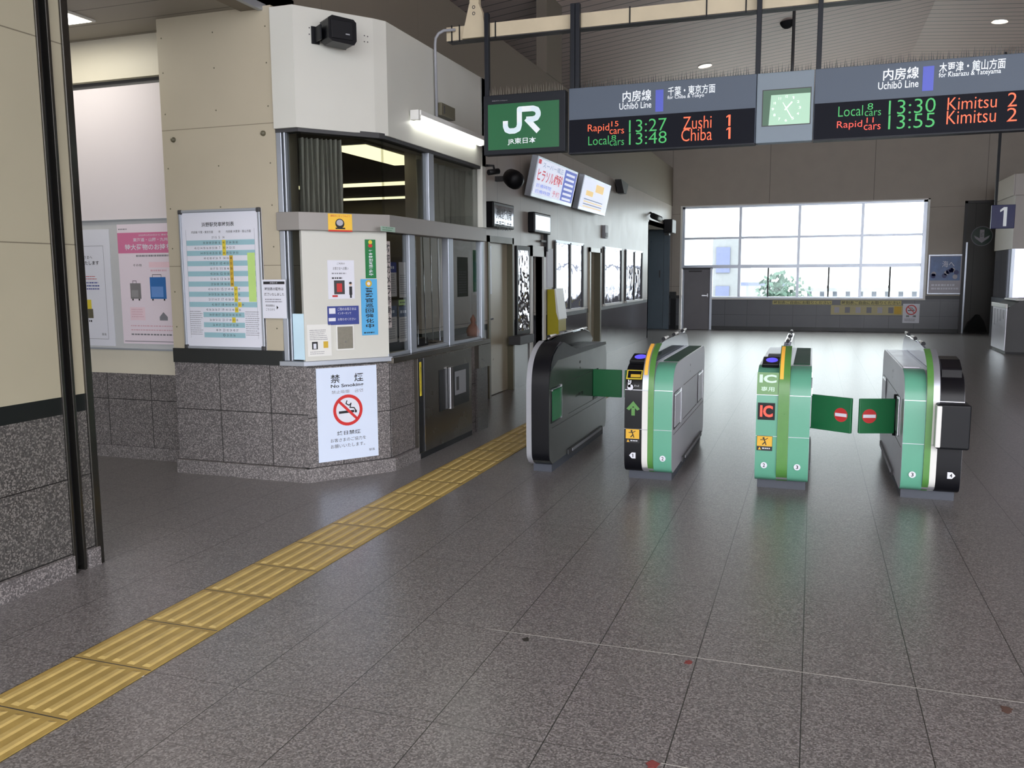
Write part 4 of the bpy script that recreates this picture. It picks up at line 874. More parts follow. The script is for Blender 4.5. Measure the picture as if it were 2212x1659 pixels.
def side_detail(g, X, out, slots, m_=M_flap, kick=True):
    fr = FX(X) if out > 0 else Frame((X, 0, 0), (0, -1, 0))
    s_ = 1 if out > 0 else -1
    for a, b in slots:
        mb = MB(fr); ua_, ub_ = sorted((a*s_, b*s_)); mb.box(ua_, ub_, .395, .67, 0, .003, M_blackg); mb.box(ua_+.03, ub_-.02, .41, .645, .003, .006, m_)
        mb.box(ub_-.012, ub_-.004, .40, .67, .003, .01, M_chrome); mb.box(ua_+.02, ub_-.012, .645, .655, .003, .01, M_chrome)
        mb.build('flap_recess', g)
    mb = MB(fr); ua_, ub_ = sorted((6.78*s_, 7.62*s_)); e = .0015
    for a, b, c, d_ in ((ua_, ub_, .395, .398), (ua_, ub_, .667, .67)): mb.box(a, b, c, d_, 0, e, M_dgrey)
    ua_, ub_ = sorted((6.3*s_, 8.12*s_)); mb.box(ua_, ub_, .355, .3575, 0, e, M_dgrey)
    ua_, ub_ = sorted((6.75*s_, 7.95*s_)); mb.box(ua_, ub_, .06, .10, 0, .012, M_dgrey); mb.box(ua_+.1, ub_-.05, .072, .094, .012, .018, M_grey)
    mb.build('side_trim', g)
    mb = MB(fr); q = sorted((7.2*s_, 7.4*s_)); mb.text('AUTO GATE', q[0], q[1], .60, .63, .002, M_dgrey) if False else None
    q = 7.15*s_; mb.disc(q, .79, .012, .012, .002, M_dgrey, 14); mb.disc(q+.0, .74, .008, .008, .002, M_dgrey, 12); mb.build('side_sensor', g)
G1 = thing('ticket_gate', 'black fronted ticket gate with smoked fin, leftmost of the row', 'ticket gate', (-1.96, 7.18, 0))
G2 = thing('ticket_gate', 'ticket gate with black left half, green fin and green up arrow', 'ticket gate', (-1.11, 7.18, 0))
G3 = thing('ticket_gate', 'mint green ticket gate with large IC lettering, second from right', 'ticket gate', (-.165, 7.18, 0))
G4 = thing('ticket_gate', 'mint and black ticket gate with a protruding box, rightmost of the row', 'ticket gate', (.79, 7.18, 0))
NF = FY(GY0-.0062)
# gate 1
fin(G1, -2.05, -2.009, M_grey, M_smoke); 
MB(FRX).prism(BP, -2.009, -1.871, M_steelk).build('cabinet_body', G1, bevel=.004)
shell(FPP, -2.009, -1.871, M_blackg, .06, 1.1).build('front_cover', G1)
MB(FRX).prism([(6.25, .80), (6.45, .868), (8.12, .868), (8.10, .895), (7.9, .905), (7.0, .915), (6.62, 1.0), (6.45, .975), (6.33, .92), (6.27, .86)], -2.007, -1.867, M_blackg).build('upper_cover', G1, bevel=.006)
MB(FRX).prism([(6.45, .88), (7.95, .88), (8.02, .93), (7.9, 1.0), (7.7, 1.035), (6.8, 1.03), (6.6, 1.01), (6.5, .97)], -2.0, -1.975, M_smoke).build('fin_panel', G1)
MB().tube([(-1.99, 6.6, 1.025), (-1.99, 6.9, 1.038), (-1.99, 7.65, 1.045), (-1.99, 7.9, 1.005)], .008, M_chrome, 10).build('top_rail', G1)
plinth(G1, -2.05, -1.871); side_detail(G1, -1.871, 1, ((6.27, 6.56), (7.62, 7.8))); sticker_num(G1, '1', -1.95, .20, 'r', NF)
mb = MB(FX(-1.871))
mb.text('IC専用', 7.0, 7.25, .50, .53, .002, M_dgrey); mb.build('side_lettering', G1)
# gate 2
halfbody(G2, -1.288, -1.156, M_blackg); halfbody(G2, -1.072, -.936, M_mint, M_trayg)
MB(FRX).prism(FPP, -1.156, -1.112, M_white).build('white_band', G2, bevel=.003) if False else None
fin(G2, -1.112, -1.072, M_fing, M_fin); MB(FRX).prism(BP, -1.156, -1.112, M_steelg).build('band_core', G2)
for a, b in ((.06, .397), (.401, .687), (.691, 1.1)): shell(FPP, -1.156, -1.1125, M_alu if a > .6 else M_white, a, b, .003).build('white_band', G2)
plinth(G2, -1.288, -.936); side_detail(G2, -.936, 1, ((6.29, 6.62), (7.68, 7.98)), M_steelg)
sticker_num(G2, '1', -1.222, .2, 'l', NF); sticker_num(G2, '2', -1.0, .19, 'c', NF)
warning(G2, -1.277, -1.172, .295, .40, NF)
mb = MB(NF); c = -1.222; z = .55
mb.rect(c-.013, c+.013, z-.05, z+.01, .001, E_gr if False else M_fing); mb.poly([(c-.05, z), (c-.03, z-.012), (c, z+.02), (c+.03, z-.012), (c+.05, z), (c, z+.058)], .001, M_fing); mb.build('arrow_display', G2)
mb = MB(NF); c = -1.245; z = .71
mb.disc(c, z, .022, .022, .002, M_paper, 16); mb.rect(c-.018, c+.002, z, z+.038, .002, M_paper); mb.stroke([(c-.008, z+.03), (c-.014, z+.055)], .009, .002, M_paper); mb.stroke([(c+.002, z+.03), (c+.004, z+.052)], .008, .002, M_paper); mb.text('きっぷ', c+.03, c+.065, z+.005, z+.02, .002, M_paper); mb.build('ticket_icon', G2)
TP = Frame((0, 6.252, .772), (1, 0, 0), (0, .045, .062)); TR = Frame((0, 6.39, .878), (1, 0, 0), (0, 1, .22))
mb = MB(TP); mb.box(-1.282, -1.165, -.012, .066, .004, .010, M_inky); mb.box(-1.273, -1.174, -.004, .058, .008, .012, M_blackg); mb.box(-1.25, -1.178, .002, .028, .011, .013, M_inko); mb.build('ticket_slot', G2, bevel=.004)
def reader(g, x0, x1):
    mb = MB(TR); mb.box(x0, x1, -.02, .16, -.01, .02, M_blackg); mb.build('reader_base', g, bevel=.006)
    mb = MB(TR); mb.disc((x0+x1)/2+.005, .075, (x1-x0)*.36, .055, .021, E_pur, 30); mb.build('reader_glow', g)
    MB().box(x0+.01, x1-.005, 7.0, 7.1, .878, .905, M_dgrey).build('ticket_outlet', g, bevel=.005)
reader(G2, -1.285, -1.16)
def lampbar(g, x, m2=M_inko):
    shell(FPP, x-.012, x+.012, mat('lamp_amber', (236, 176, 70), .4, emit=.25), .80, 1.0, .011).build('amber_lamp', g)
lampbar(G2, -1.134); lampbar(G3, -.184)
# gate 3
halfbody(G3, -.349, -.202, M_mint); halfbody(G3, -.128, .012, M_mint, M_trayg); fin(G3, -.202, -.128, M_fing, M_fin)
plinth(G3, -.349, .012); sticker_num(G3, '2', -.285, .19, 'c', NF); sticker_num(G3, '3', -.062, .19, 'c', NF); warning(G3, -.338, -.232, .295, .40, NF)
mb = MB(NF); mb.box(-.337, -.222, .515, .635, 0, .002, M_blackg); mb.text('IC', -.322, -.236, .535, .618, .003, E_redl, .035); mb.build('ic_display', G3)
T3 = Frame((0, 6.226, .692), (1, 0, 0), (0, .03, .16)); mb = MB(T3); mb.box(-.348, -.204, 0.0, .155, .006, .012, M_fing); mb.text('IC', -.333, -.218, .082, .14, .0126, mat('pale_green_letter', (206, 236, 216), .4), .04); mb.text('専用', -.32, -.23, .022, .055, .0126, mat('pale_green_letter', (0, 0, 0)), .01); mb.build('ic_plate', G3, bevel=.003)
reader(G3, -.325, -.21)
# gate 4
halfbody(G4, .602, .736, M_mint, M_steelg); fin(G4, .736, .775, M_fing, M_fin); MB(FRX).prism(BP, .775, .814, M_steelg).build('band_core', G4)
for a, b in ((.06, .397), (.401, .687), (.691, 1.1)): shell(FPP, .775, .814, M_alu if a > .6 else M_white, a, b, .003).build('white_band', G4)
halfbody(G4, .814, .964, M_blackg); plinth(G4, .602, .964)
MB().box(.79, .99, 6.12, 6.45, .39, .685, M_black).build('protruding_box', G4, bevel=.014, seg=3)
MB().box(.786, .818, 6.112, 6.2, .40, .675, M_white).build('box_edge', G4, bevel=.006)
MB(FRX).prism([(6.3, .8), (7.0, .84), (6.9, .9), (6.6, .96), (6.45, .95), (6.33, .9)], .83, .95, M_blackg).build('reader_housing', G4, bevel=.01)
sticker_num(G4, '3', .672, .19, 'c', NF); sticker_num(G4, '4', .905, .2, 'r', NF)
side_detail(G4, .602, -1, ((6.5, 6.72), (7.68, 7.98)), M_steelg)
side_detail(G3, .012, 1, ((6.6, 6.85), (7.68, 7.98)), M_steelg)
# closed flaps
def flap(g, x0, y0, x1, y1, z0, z1, sign):
    fr = Frame((x0, y0, 0), (x1-x0, y1-y0, 0)); L_ = math.hypot(x1-x0, y1-y0)
    mb = MB(fr); mb.box(0, L_, z0, z1, -.012, .012, M_flap); fo = mb.build('gate_flap', g, bevel=.006)
    if sign is not None:
        c = L_*sign; mb = MB(fr); mb.disc(c, (z0+z1)/2, .052, .052, .0125, M_flred); mb.rect(c-.045, c+.045, (z0+z1)/2-.012, (z0+z1)/2+.012, .013, M_paper); mb.build('stop_symbol', fo)
flap(G3, .012, 6.82, .30, 6.66, .37, .63, .76)
flap(G4, .345, 6.66, .602, 6.74, .375, .63, .27)
flap(G1, -1.871, 7.62, -1.60, 7.60, .43, .68, None)
flap(G2, -1.575, 7.60, -1.288, 7.62, .43, .68, None)
MB().tube([(.60, 6.74, .36), (.60, 6.74, .66)], .02, M_black, 10).build('flap_hinge', G4)

# ================================================================== THINGS ON THE LEFT WALL
d1 = MB(LW).box(dY0+.06, dY1-.06, .01, 1.94, -.10, -.06, M_doorc).build('door_1', kind='structure')
MB(LW).box(dY0, dY0+.06, 0, 2.02, -.14, .02, M_doorf).box(dY1-.06, dY1, 0, 2.02, -.14, .02, M_doorf).box(dY0, dY1, 1.94, 2.02, -.14, .02, M_doorf).build('door_frame', d1)
p = LW.px(1055, 691); MB(LW).box(dY0+.1, dY0+.13, .9, 1.1, -.06, -.045, M_steel).box(dY0+.1, dY0+.24, .98, 1.0, -.045, -.01, M_chrome).box(dY0+.1, dY0+.16, 1.22, 1.4, -.06, -.03, M_black).build('door_handle', d1)
MB(LW).box(dY0+.14, dY0+.3, 1.3, 1.9, -.06, -.055, mat('door_sticker', (200, 206, 216), .3)).build('door_label', d1)
d4 = MB(LW).box(eY0+.06, eY1-.06, .01, 1.94, -.13, -.09, M_doorc).build('door_4', kind='structure')
MB(LW).box(eY0, eY0+.07, 0, 2.02, -.14, .03, M_doorc).box(eY1-.1, eY1, 0, 2.02, -.14, .03, M_doorf).box(eY0, eY1, 1.94, 2.02, -.14, .03, M_doorc).build('door_frame', d4)
d5 = MB(LW).box(oY0, oY1, 0, 1.85, -.16, -.13, M_dgrey).build('doorway_shade', kind='structure')  # dark sheet stands in for the shade inside the open doorway
MB(LW).box(oY0-.07, oY0, 0, 1.95, -.1, .03, M_white).box(oY1, oY1+.1, 0, 1.95, -.1, .03, M_white).box(oY0-.07, oY1+.1, 1.80, 1.95, -.1, .03, M_white).build('door_frame', d5)
k = 2
for x0_, x1_, yt, yb, spl in ((1197, 1257, 524, 664, 1229), (1303, 1340, 538, 656, None), (1350, 1385, 543, 649, 1368.5)):
    a = LW.px(x0_, 600)[0]; b = LW.px(x1_, 600)[0]
    mb = MB(LW); z0, z1 = .98, 2.05
    for q in ([a, b]+([LW.px(spl, 600)[0]] if spl else [])): mb.box(q-.035, q+.035, z0, z1, 0, .03, M_dgrey)
    mb.box(a, b, z1-.02, z1+.02, 0, .03, M_alu); mb.box(a, b, z0-.04, z0, 0, .05, M_white)
    w_ = mb.build('window_%d' % k, kind='structure'); MB(LW).rect(a, b, z0, z1, .012, M_mirror).build('window_pane', w_); k += 1
# glass poster case
a = LW.px(1112, 600)[0]; b = LW.px(1141, 600)[0]
pc = thing('poster_case', 'narrow dark framed glass case reflecting daylight beside the cream door', 'display case', (XL+.03, (a+b)/2, .72))
MB(LW).box(a, b, .72, 1.93, 0, .03, M_black).build('case_frame', pc, bevel=.005)
MB(LW).rect(a+.06, b-.06, .78, 1.87, .031, mat('wavy_glass', (150, 146, 150), .04, .85, bump=.05, scale=4)).build('case_glass', pc)
# shelf below
p = onX(1137, 730, -3.45)
sa, sb = onX(1124, 725, -3.62).y, onX(1154, 725, -3.62).y
MB().box(-3.785, -3.62, sa, sb, onX(1139, 742, -3.62).z, onX(1139, 724, -3.62).z, M_dgrey).build('wall_shelf', label='dark grey box shelf on the wall between the doorway and the first gate', cat='shelf', bevel=.006)
# yellow machine
ya = onX(1183, 680, -3.77).y; yb_ = ya+.42; kx1 = -3.60
km = thing('yellow_kiosk', 'olive yellow kiosk with a slanted top standing by the left wall windows', 'kiosk', (-3.68, (ya+yb_)/2, 0))
MB(FY(ya)).prism([(-3.775, .02), (kx1, .02), (kx1, .86), (kx1-.04, .98), (-3.66, 1.32), (-3.775, 1.32)], -.42, 0, M_ylw).build('kiosk_body', km, bevel=.008)
MB(FY(ya)).prism([(kx1-.035, .975), (kx1, .865), (kx1+.015, .875), (-3.648, 1.335), (-3.664, 1.325)], -.42, .004, M_white).build('slanted_face', km)
MB().box(kx1, kx1+.09, ya+.05, ya+.35, .66, .69, M_grey).build('tray', km)
MB().box(kx1, kx1+.07, ya+.05, ya+.35, .02, .60, M_ylw).build('lower_box', km, bevel=.006)
MB().box(-3.775, kx1, ya, ya+.42, 0, .02, M_black).build('kiosk_base', km)
MB(LW).box(LW.px(1180, 600)[0], LW.px(1192, 600)[0], 1.35, 1.93, 0, .02, M_paper).build('wall_poster', label='small bright white poster above the yellow kiosk', cat='poster')
# two monitors
def monitor(px0, px1, py0, py1, sx, label, lines_):
    Y0 = onX(sx, (py0+py1)/2, XL).y; X0 = onY(px0, (py0+py1)/2, Y0).x; Y1 = onX(px1, (py0+py1)/2, X0).y
    zt = onY(px0, py0, Y0).z; zb = onY(px0, py1, Y0).z
    m_ = thing('information_monitor', label, 'monitor', ((XL+X0)/2, (Y0+Y1)/2, zb))
    MB().box(XL, X0, Y0, Y1, zb, zt, M_blackg).build('monitor_case', m_, bevel=.015)
    fr = FX(X0); mb = MB(fr); mb.rect(Y0+.04, Y1-.04, zb+.04, zt-.04, .001, mat('monitor_glass', (150, 150, 158), .08, .8, bump=.004)); mb.build('monitor_screen', m_)
    if lines_:
        mb = MB(fr); mb.text('列車運行情報', Y0+.1, Y1-.12, zt-.2, zt-.07, .003, M_dgrey); mb.text('を表示します', Y0+.1, Y1-.12, zt-.34, zt-.22, .003, M_dgrey); mb.build('screen_text', m_)
monitor(1066, 1111, 434, 490, 1047, 'black wall monitor with dim lettering above the cream door', True)
monitor(1155, 1190, 457, 502, 1140, 'smaller black wall monitor reflecting daylight, right of the lettered one', False)
# lit advertising boxes
def lightbox(c, label, fn):
    # c: pixel corners TL TR BR BL ; bottom edge near the wall, top edge leans out
    Xt, Xb = XL+.26, XL+.14
    TL, TR_, BR, BL = onX(*c[0], Xt), onX(*c[1], Xt), onX(*c[2], Xb), onX(*c[3], Xb)
    zt, zb = (TL.z+TR_.z)/2, (BR.z+BL.z)/2; y0_, y1_ = (TL.y+BL.y)/2, (TR_.y+BR.y)/2
    fr = Frame((Xb, y0_, zb), (0, 1, 0), (Xt-Xb, 0, zt-zb)); Lh = math.hypot(Xt-Xb, zt-zb); Lw = y1_-y0_
    t_ = thing('advertising_lightbox', label, 'lightbox', (Xb-.05, (y0_+y1_)/2, zb))
    MB(fr).box(0, Lw, 0, Lh, -.10, 0, M_alu).build('lightbox_case', t_, bevel=.008)
    mb = MB(fr); mb.rect(.03, Lw-.03, .05, Lh-.03, .001, E_ad); fn(mb, Lw, Lh); mb.build('lit_poster', t_)
    MB().box(XL, Xb-.06, y0_+Lw*.4, y0_+Lw*.6, zb+.2, zt-.2, M_dgrey).build('wall_bracket', t_)
def ad1(mb, w, h):
    mb.rect(w*.66, w-.04, .06, h-.04, .0015, E_adb); mb.rect(.04, w*.08, h*.82, h-.04, .0015, E_adr)
    mb.text('スーパー矯正', w*.12, w*.62, h*.76, h*.9, .002, E_adg); mb.text('ヒラソル', w*.05, w*.42, h*.42, h*.7, .002, E_adr, .02); mb.text('歯科', w*.43, w*.64, h*.42, h*.72, .002, E_adr, .03)
    for i in range(2): mb.text('診療時間', w*.06, w*.4, h*(.12+i*.14), h*(.22+i*.14), .002, E_adb)
    mb.text('予約', w*.44, w*.62, h*.14, h*.3, .002, E_adr)
    for i in range(6): mb.rect(w*.7, w*.93, h*(.14+i*.13), h*(.2+i*.13), .002, E_ad)
def ad2(mb, w, h):
    mb.rect(w*.45, w*.75, h*.62, h*.85, .0015, E_ado); mb.rect(w*.15, w*.4, h*.45, h*.6, .0015, E_ado)
    for i in range(4): mb.rect(w*.12, w*.8, h*(.12+i*.07), h*(.15+i*.07), .0015, E_adg if i % 2 else E_ado)
lightbox(((1162, 340), (1247, 366), (1236, 447), (1149, 427)), 'lit advertising box with red lettering and blue side column, left of the pair', ad1)
lightbox(((1262, 376), (1320, 400), (1307, 468), (1250, 452)), 'paler lit advertising box with an orange patch, right of the pair', ad2)
# speakers and small fixtures
def horn(px, py, X, r, label):
    p = onX(px, py, X); s_ = thing('round_speaker', label, 'speaker', (XL, p.y, p.z))
    MB().lathe((X-.02, p.y, p.z), [(0, .16), (r*.6, .16), (r*.95, .12), (r, .05), (r*.9, -.06), (r*.5, -.12), (0, -.13)], (.55, -.6, -.3), M_black, 24).build('speaker_body', s_)
    MB().box(XL, X-.02, p.y-.03, p.y+.03, p.z-.03, p.z+.03, M_dgrey).build('speaker_bracket', s_)
horn(1110, 385, XL+.24, .115, 'rounded black speaker on a bracket left of the lit advertising boxes')
fr = LW; a = LW.px(1333, 405)
sp2 = thing('wedge_speaker', 'dark wedge shaped speaker at the upper right of the pale lightbox', 'speaker', (XL, a[0], a[1]))
MB(LW).prism([(a[0]-.42, a[1]+.12), (a[0]-.12, a[1]-.13), (a[0]+.1, a[1]-.13), (a[0]+.3, a[1]+.08)], .04, .17, M_dgrey).build('speaker_body', sp2, bevel=.02)
MB(LW).box(a[0]-.05, a[0]+.05, a[1]-.1, a[1]+.05, 0, .06, M_dgrey).build('speaker_bracket', sp2)
a = LW.px(1304, 501); MB(LW).box(a[0]-.12, a[0]+.12, a[1]-.12, a[1]+.12, 0, .06, M_grey).box(a[0]-.09, a[0]+.09, a[1]-.1, a[1]-.02, .06, .065, M_dgrey).build('alarm_box', label='small grey alarm box on the bright wall between window pairs', cat='alarm box', bevel=.008)
a = LW.px(1175, 523); MB(LW).box(a[0]-.02, a[0]+.02, a[1]-.14, a[1]+.14, .0, .06, M_dgrey).box(a[0]-.28, a[0], a[1]-.01, a[1]+.02, .03, .05, M_dgrey).build('sign_bracket', label='small dark metal bracket projecting from the wall below the monitors', cat='bracket')
a = LW.px(1404, 470)
cm = thing('security_camera', 'small dark security camera on a bracket near the far end of the left wall', 'camera', (XL, a[0], a[1]))
MB().tube([(XL+.12, a[0]-.3, a[1]+.02), (XL+.2, a[0]+.25, a[1]-.02)], .07, M_black, 14).build('camera_body', cm); MB().tube([(XL, a[0], a[1]+.12), (XL+.15, a[0], a[1]+.03)], .025, M_dgrey, 8).build('camera_arm', cm)
a = LW.px(1437, 492); bs = thing('column_speaker', 'black upright box speaker above the blue-grey recess', 'speaker', (XL, a[0], a[1]))
MB(LW).box(a[0]-.4, a[0]+.25, a[1]-.15, a[1]+.2, .02, .25, M_black).build('speaker_body', bs, bevel=.02); MB(LW).box(a[0]-.1, a[0]+.1, a[1]-.2, a[1]-.12, 0, .12, M_dgrey).build('speaker_bracket', bs)
# camera on the booth end
p = onX(1048, 368, -3.05); bc = thing('security_camera', 'small black camera hanging from the lower right corner of the booth fascia', 'camera', (-3.08, 8.09, p.z))
MB().tube([(-3.08, 8.10, p.z+.06), (-3.02, 8.14, p.z+.06), (-3.0, 8.14, p.z-.02)], .012, M_black, 8).build('camera_arm', bc); MB().tube([(-3.05, 8.08, p.z-.01), (-2.98, 8.18, p.z+.01)], .028, M_black, 12).build('camera_body', bc)

# ================================================================== BACK WALL THINGS
r = BW.R(2006, 550, 2077, 636); u0, u1, v0, v1 = r; W_, H_ = u1-u0, v1-v0
ps = thing('framed_poster', 'blue travel poster in a pale frame right of the big window', 'poster', ((u0+u1)/2, YB-.02, v0))
MB(BW).box(u0, u1, v0, v1, 0, .03, M_alu).build('poster_frame', ps, bevel=.006)
mb = MB(BW); mb.rect(tu(.04), tu(.96), tv(.03), tv(.97), .031, M_inkl); mb.rect(tu(.06), tu(.92), tv(.35), tv(.95), .032, mat('poster_sea', (86, 112, 160), .4, var=.3, scale=6))
rr = random.Random(5)
for i in range(9): c = rr.uniform(.15, .85); d_ = rr.uniform(.42, .62); mb.disc(tu(c), tv(d_), W_*.07, H_*.06, .033, M_inkl if i % 2 else M_navb, 14)
mb.text('海へ', tu(.4), tu(.75), tv(.68), tv(.84), .033, M_paper); lines_of(mb, tu(.12), tu(.9), tv(.1), tv(.28), 2, M_paper, .033, .5); mb.build('poster_print', ps)
def ns(mb, w):
    nosmoke(mb, tu(.5), tv(.68), W_*.33, w); mb.text('禁', tu(.2), tu(.4), tv(.3), tv(.4), w, M_ink, .02); mb.text('煙', tu(.6), tu(.8), tv(.3), tv(.4), w, M_ink, .02); lines_of(mb, tu(.12), tu(.88), tv(.08), tv(.24), 2, M_inkg, w)
sheet(BW, BW.R(1951, 656, 1985, 698), M_paper, .005, ns, 'no_smoking_sign', 'small white no smoking sign on the dark tiles under the big window', 'sign')
def by(mb, w): mb.text('時刻表ご自由にお取りください', tu(.02), tu(.98), tv(.1), tv(.9), w, M_ink, .01)
M_yb = mat('banner_yellow', (196, 186, 120), .5)
sheet(BW, BW.R(1669, 649, 1797, 658), M_yb, .004, by, 'yellow_banner', 'left narrow yellow lettered strip just under the window sill', 'banner')
sheet(BW, BW.R(1816, 649, 1947, 659), M_yb, .004, by, 'yellow_banner', 'right narrow yellow lettered strip just under the window sill', 'banner')
def bb_(mb, w):
    for i in range(6): mb.rect(tu(.05+i*.15), tu(.12+i*.15), tv(.2), tv(.8), w, M_inkg if i % 2 else M_inkl)
    mb.rect(tu(.88), tu(.98), tv(.1), tv(.9), w, M_inko)
sheet(BW, BW.R(1795, 659, 1950, 681), mat('banner_beige', (186, 178, 136), .5), .003, bb_, 'picture_banner', 'long beige banner with small pictures below the yellow strips', 'banner')
# arrow sign on corridor panel
SF2 = FY(YB+.02); c = SF2.px(2121, 510); R_ = .235
ag = MB(SF2); ag.disc(c[0], c[1], R_*1.05, R_*1.05, .006, M_inkg, 40); ag.disc(c[0], c[1], R_*.97, R_*.97, .008, M_exg, 40)
ag.rect(c[0]-.05, c[0]+.05, c[1]-.08, c[1]+.16, .010, M_inkl); ag.poly([(c[0]-.18, c[1]+.02), (c[0]-.15, c[1]-.05), (c[0], c[1]-.17), (c[0]+.15, c[1]-.05), (c[0]+.18, c[1]+.02), (c[0], c[1]-.08)], .010, M_inkl)
ag.text('出口', c[0]-.035, c[0]+.035, c[1]-.02, c[1]+.1, .012, M_exg); ag.build('arrow_sign', label='round dark green sign with a pale down arrow on the dark panel', cat='sign')
# black cover on the floor
Yk = YB-.25; pts = [onY(x, y_, Yk) for x, y_ in ((2083, 717), (2132, 717), (2126, 695), (2116, 680), (2110, 680), (2100, 691), (2092, 697))]
MB(FY(Yk)).prism([(p.x, max(p.z, .0)) for p in pts], -.2, 0, mat('black_cloth', (12, 14, 15), .9)).build('draped_cover', label='low black draped cover standing on the floor before the dark panel', cat='cover', bevel=.03)
# blue track number sign
Yt = 21.0; TF = FY(Yt); r = TF.R(2143, 443, 2191, 493); u0, u1, v0, v1 = r; W_, H_ = u1-u0, v1-v0
bs = thing('track_number_sign', 'hanging navy blue sign with a white number one at the right', 'sign', ((u0+u1)/2, Yt, v0))
MB(TF).box(u0, u1, v0, v1, -.08, 0, M_navb).build('sign_box', bs, bevel=.01); mb = MB(TF); c = TF.px(2169, 468); mb.text('1', c[0]-.08, c[0]+.08, c[1]-.2, c[1]+.2, .002, M_lett, .0); mb.build('sign_number', bs)
MB().box(u0+.05, u0+.10, Yt+.01, Yt+.06, v1, 6.1, M_navy).build('hanger_pole', bs)
# right ticket office front
KX = onY(2189, 500, 21.6).x; 
kk = thing('side_office', 'pale panelled side office with glass at the far right edge', 'office', (KX+1, 22.5, 0))
MB().box(KX, KX+4, 21.6, 23.6, 0, .95, M_dadoB).build('office_base', kk); MB().box(KX, KX+4, 21.6, 23.6, 2.05, 3.2, M_wallL).build('office_upper', kk); MB().box(KX-.06, KX+4, 21.54, 23.6, 3.2, 3.65, M_wallL).build('office_fascia', kk)
MB().box(KX+.03, KX+4, 21.63, 23.6, .95, 2.05, mat('office_glass', (150, 150, 160), .06, .8)).build('office_glass', kk)
MB().box(KX, KX+.06, 21.6, 21.66, .95, 2.05, M_alu).box(KX+.35, KX+.39, 21.6, 21.66, .95, 2.05, M_alu).build('glass_frame', kk)
# ticket machine at right
f0 = onZ(2170, 765, 0); f1_ = onZ(2133, 751, 0)
mx, my = f0.x, f0.y; my2 = my+1.35; zt = onY(2172, 650, my).z
tm = thing('fare_machine', 'grey metal ticket machine with bright side panel at the right edge', 'ticket machine', (mx+.4, my+.6, 0))
MB().box(mx+.01, mx+.9, my+.02, my2, 0, .04, M_black).build('machine_base', tm)
MB(FY(my)).prism([(mx, .04), (mx+.9, .04), (mx+.9, zt+.02), (mx+.45, zt+.03), (mx+.2, zt-.01), (mx+.05, zt-.1), (mx, zt-.18)], -(my2-my), 0, M_dgrey, M_dgrey).build('machine_body', tm, bevel=.01)
SX = Frame((mx, 0, 0), (0, -1, 0)); mb = MB(SX)
mb.box(-my2+.02, -my-.02, .06, zt-.14, 0, .01, M_steelg); mb.build('side_panel', tm)
mb = MB(SX); mb.box(-my2+.0, -my, zt-.14, zt-.06, 0, .04, M_white)
mb.build('top_lip', tm, bevel=.006)
for q in range(4): MB(SX).box(-my2+.1+q*.28, -my2+.25+q*.28, zt-.5+.05*q, zt-.18, .01, .016, M_inkl).build('side_label', tm)
MB().box(mx+.15, mx+.7, my+.1, my2-.2, zt-.0, zt+.03, M_white).build('top_tray', tm, bevel=.006)

# ================================================================== CEILING FIXTURES
def ceil_hit(x, y_):
    d = ray(x, y_); best = None
    for n_, p_ in (((-.12, 0, 1), (CX, 0, CZ)), ((.08, 0, 1), (CX, 0, CZ))):
        h = hit(x, y_, p_, n_)
        if (n_[0] < 0) == (h.x < CX): best = (h, V(n_).normalized())
    return best
for (x, y_, lb) in ((1523, 141, 'small round lit downlight in the slatted ceiling above the left board'), (2160, 45, 'small round lit downlight in the ceiling at the upper right')):
    h, n_ = ceil_hit(x, y_); o = thing('downlight', lb, 'downlight', h)
    MB().lathe(h, [(.14, -.02), (.14, .0), (.11, .0), (.11, .0)], tuple(n_), M_white, 24).build('downlight_ring', o)
    MB().lathe(h, [(0, -.012), (.115, -.012)], tuple(n_), E_lamp, 24).build('downlight_lens', o)
h, n_ = ceil_hit(1700, 47); MB().lathe(h, [(.12*math.sin(t*math.pi/14), -.12*math.cos(t*math.pi/14)) for t in range(8)], tuple(n_), mat('matt_dark', (40, 40, 42), .9, spec=.1), 24).build('ceiling_speaker', label='round dark ceiling speaker above the clock panel', cat='speaker')
h = onY(1716, 15, 13.5); MB().tube([(h.x, 13.5, 6.2), (h.x, 13.5, 4.2), (h.x, 13.5, 3.85)], .022, M_dgrey, 8).build('hanging_rod', label='thin dark rod hanging from the ceiling behind the clock panel', cat='rod')
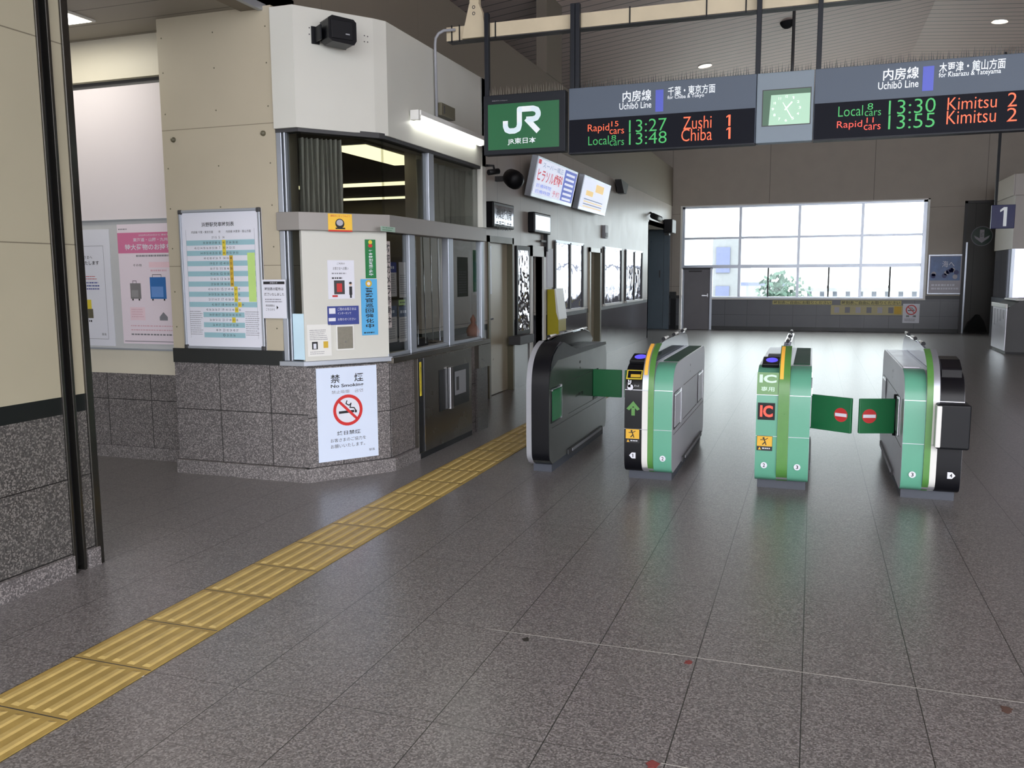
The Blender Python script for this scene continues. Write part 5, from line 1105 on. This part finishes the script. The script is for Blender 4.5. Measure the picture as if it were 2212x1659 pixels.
# ================================================================== OUTSIDE
M_far = mat('far_white', (112, 114, 118), .8); M_farb = mat('far_glass', (84, 90, 118), .6); M_tree = mat('leaves', (62, 84, 74), .9, var=.3, scale=2)
MB().box(-80, 120, YB+.5, 200, -6.2, -6, mat('outside_ground', (228, 228, 224), .9)).build('street_ground', kind='structure')
bd = thing('far_building', 'pale tower building with bluish windows seen through the left window panes', 'building', (-8, 60, -6))
def OY(x0_, y0_, x1_, y1_, Y): a = onY(x0_, y0_, Y); b = onY(x1_, y1_, Y); return a.x, b.x, b.z, a.z
q = OY(1540, 515, 1598, 650, 60); MB().box(q[0], q[1], 60, 70, -6, q[3], M_far).build('building_wall', bd)
q2 = OY(1548, 530, 1575, 640, 60)
for i in range(2): MB().box(q2[0], q2[1], 59.9, 60.1, q[3]-.6-i*2.6-1.7, q[3]-.6-i*2.6, M_farb).build('window', bd)
tr = thing('roadside_tree', 'pale green leafy tree seen through the second window column', 'tree', (0, 45, -6)); c = onY(1685, 618, 45); tr.location = (c.x, 45, -6); tr['_base'] = [c.x, 45, -6]
mb = MB(); rr = random.Random(2)
for i in range(700):
    a, e, r_ = rr.uniform(0, 6.28), rr.uniform(-1.2, 1.5), rr.uniform(.3, 1.0)
    p = V((c.x+1.7*r_*math.cos(a)*math.cos(e), 45+1.5*r_*math.sin(a)*math.cos(e), c.z-1.2+1.9*r_*math.sin(e))); s_ = .16
    q_ = V((rr.uniform(-1, 1), rr.uniform(-1, 1), rr.uniform(-1, 1))).normalized(); w_ = q_.orthogonal().normalized()
    mb.add([p+q_*s_, p+w_*s_*.7, p-q_*s_, p-w_*s_*.7], [(0, 1, 2, 3)], M_tree, False, False)
mb.build('tree_crown', tr); MB().tube([(c.x, 45, -6), (c.x, 45, c.z-1)], .2, mat('bark', (120, 110, 100), .9), 8).build('tree_trunk', tr)
q = OY(1735, 618, 1992, 640, 50); rf = thing('platform_roof', 'long pale low roof seen through the lower right window panes', 'roof', ((q[0]+q[1])/2, 50, q[2]-4))
MB().box(q[0], q[1], 50, 56, q[3]-.3, q[3]-.1, M_far).build('roof_slab', rf)
for i in range(9): xx = q[0]+(q[1]-q[0])*(i+.5)/9; MB().box(xx-.12, xx+.12, 50.4, 50.6, -6, q[3]-.3, mat('far_post', (76, 82, 94), .7)).build('roof_post', rf)
q = OY(1612, 610, 1640, 645, 52); MB().box(q[0], q[1]+1.2, 52, 58, -6, q[3]-.2, M_far).prism([(q[0]-.3, 52), (q[1]+1.5, 52), (q[1]+1.5, 58), (q[0]-.3, 58)], q[3]-.2, q[3], M_farb).build('low_house', label='small pale flat roofed house left of the tree outside', cat='house')

for o in bpy.data.objects:
    if '_base' in o: del o['_base']
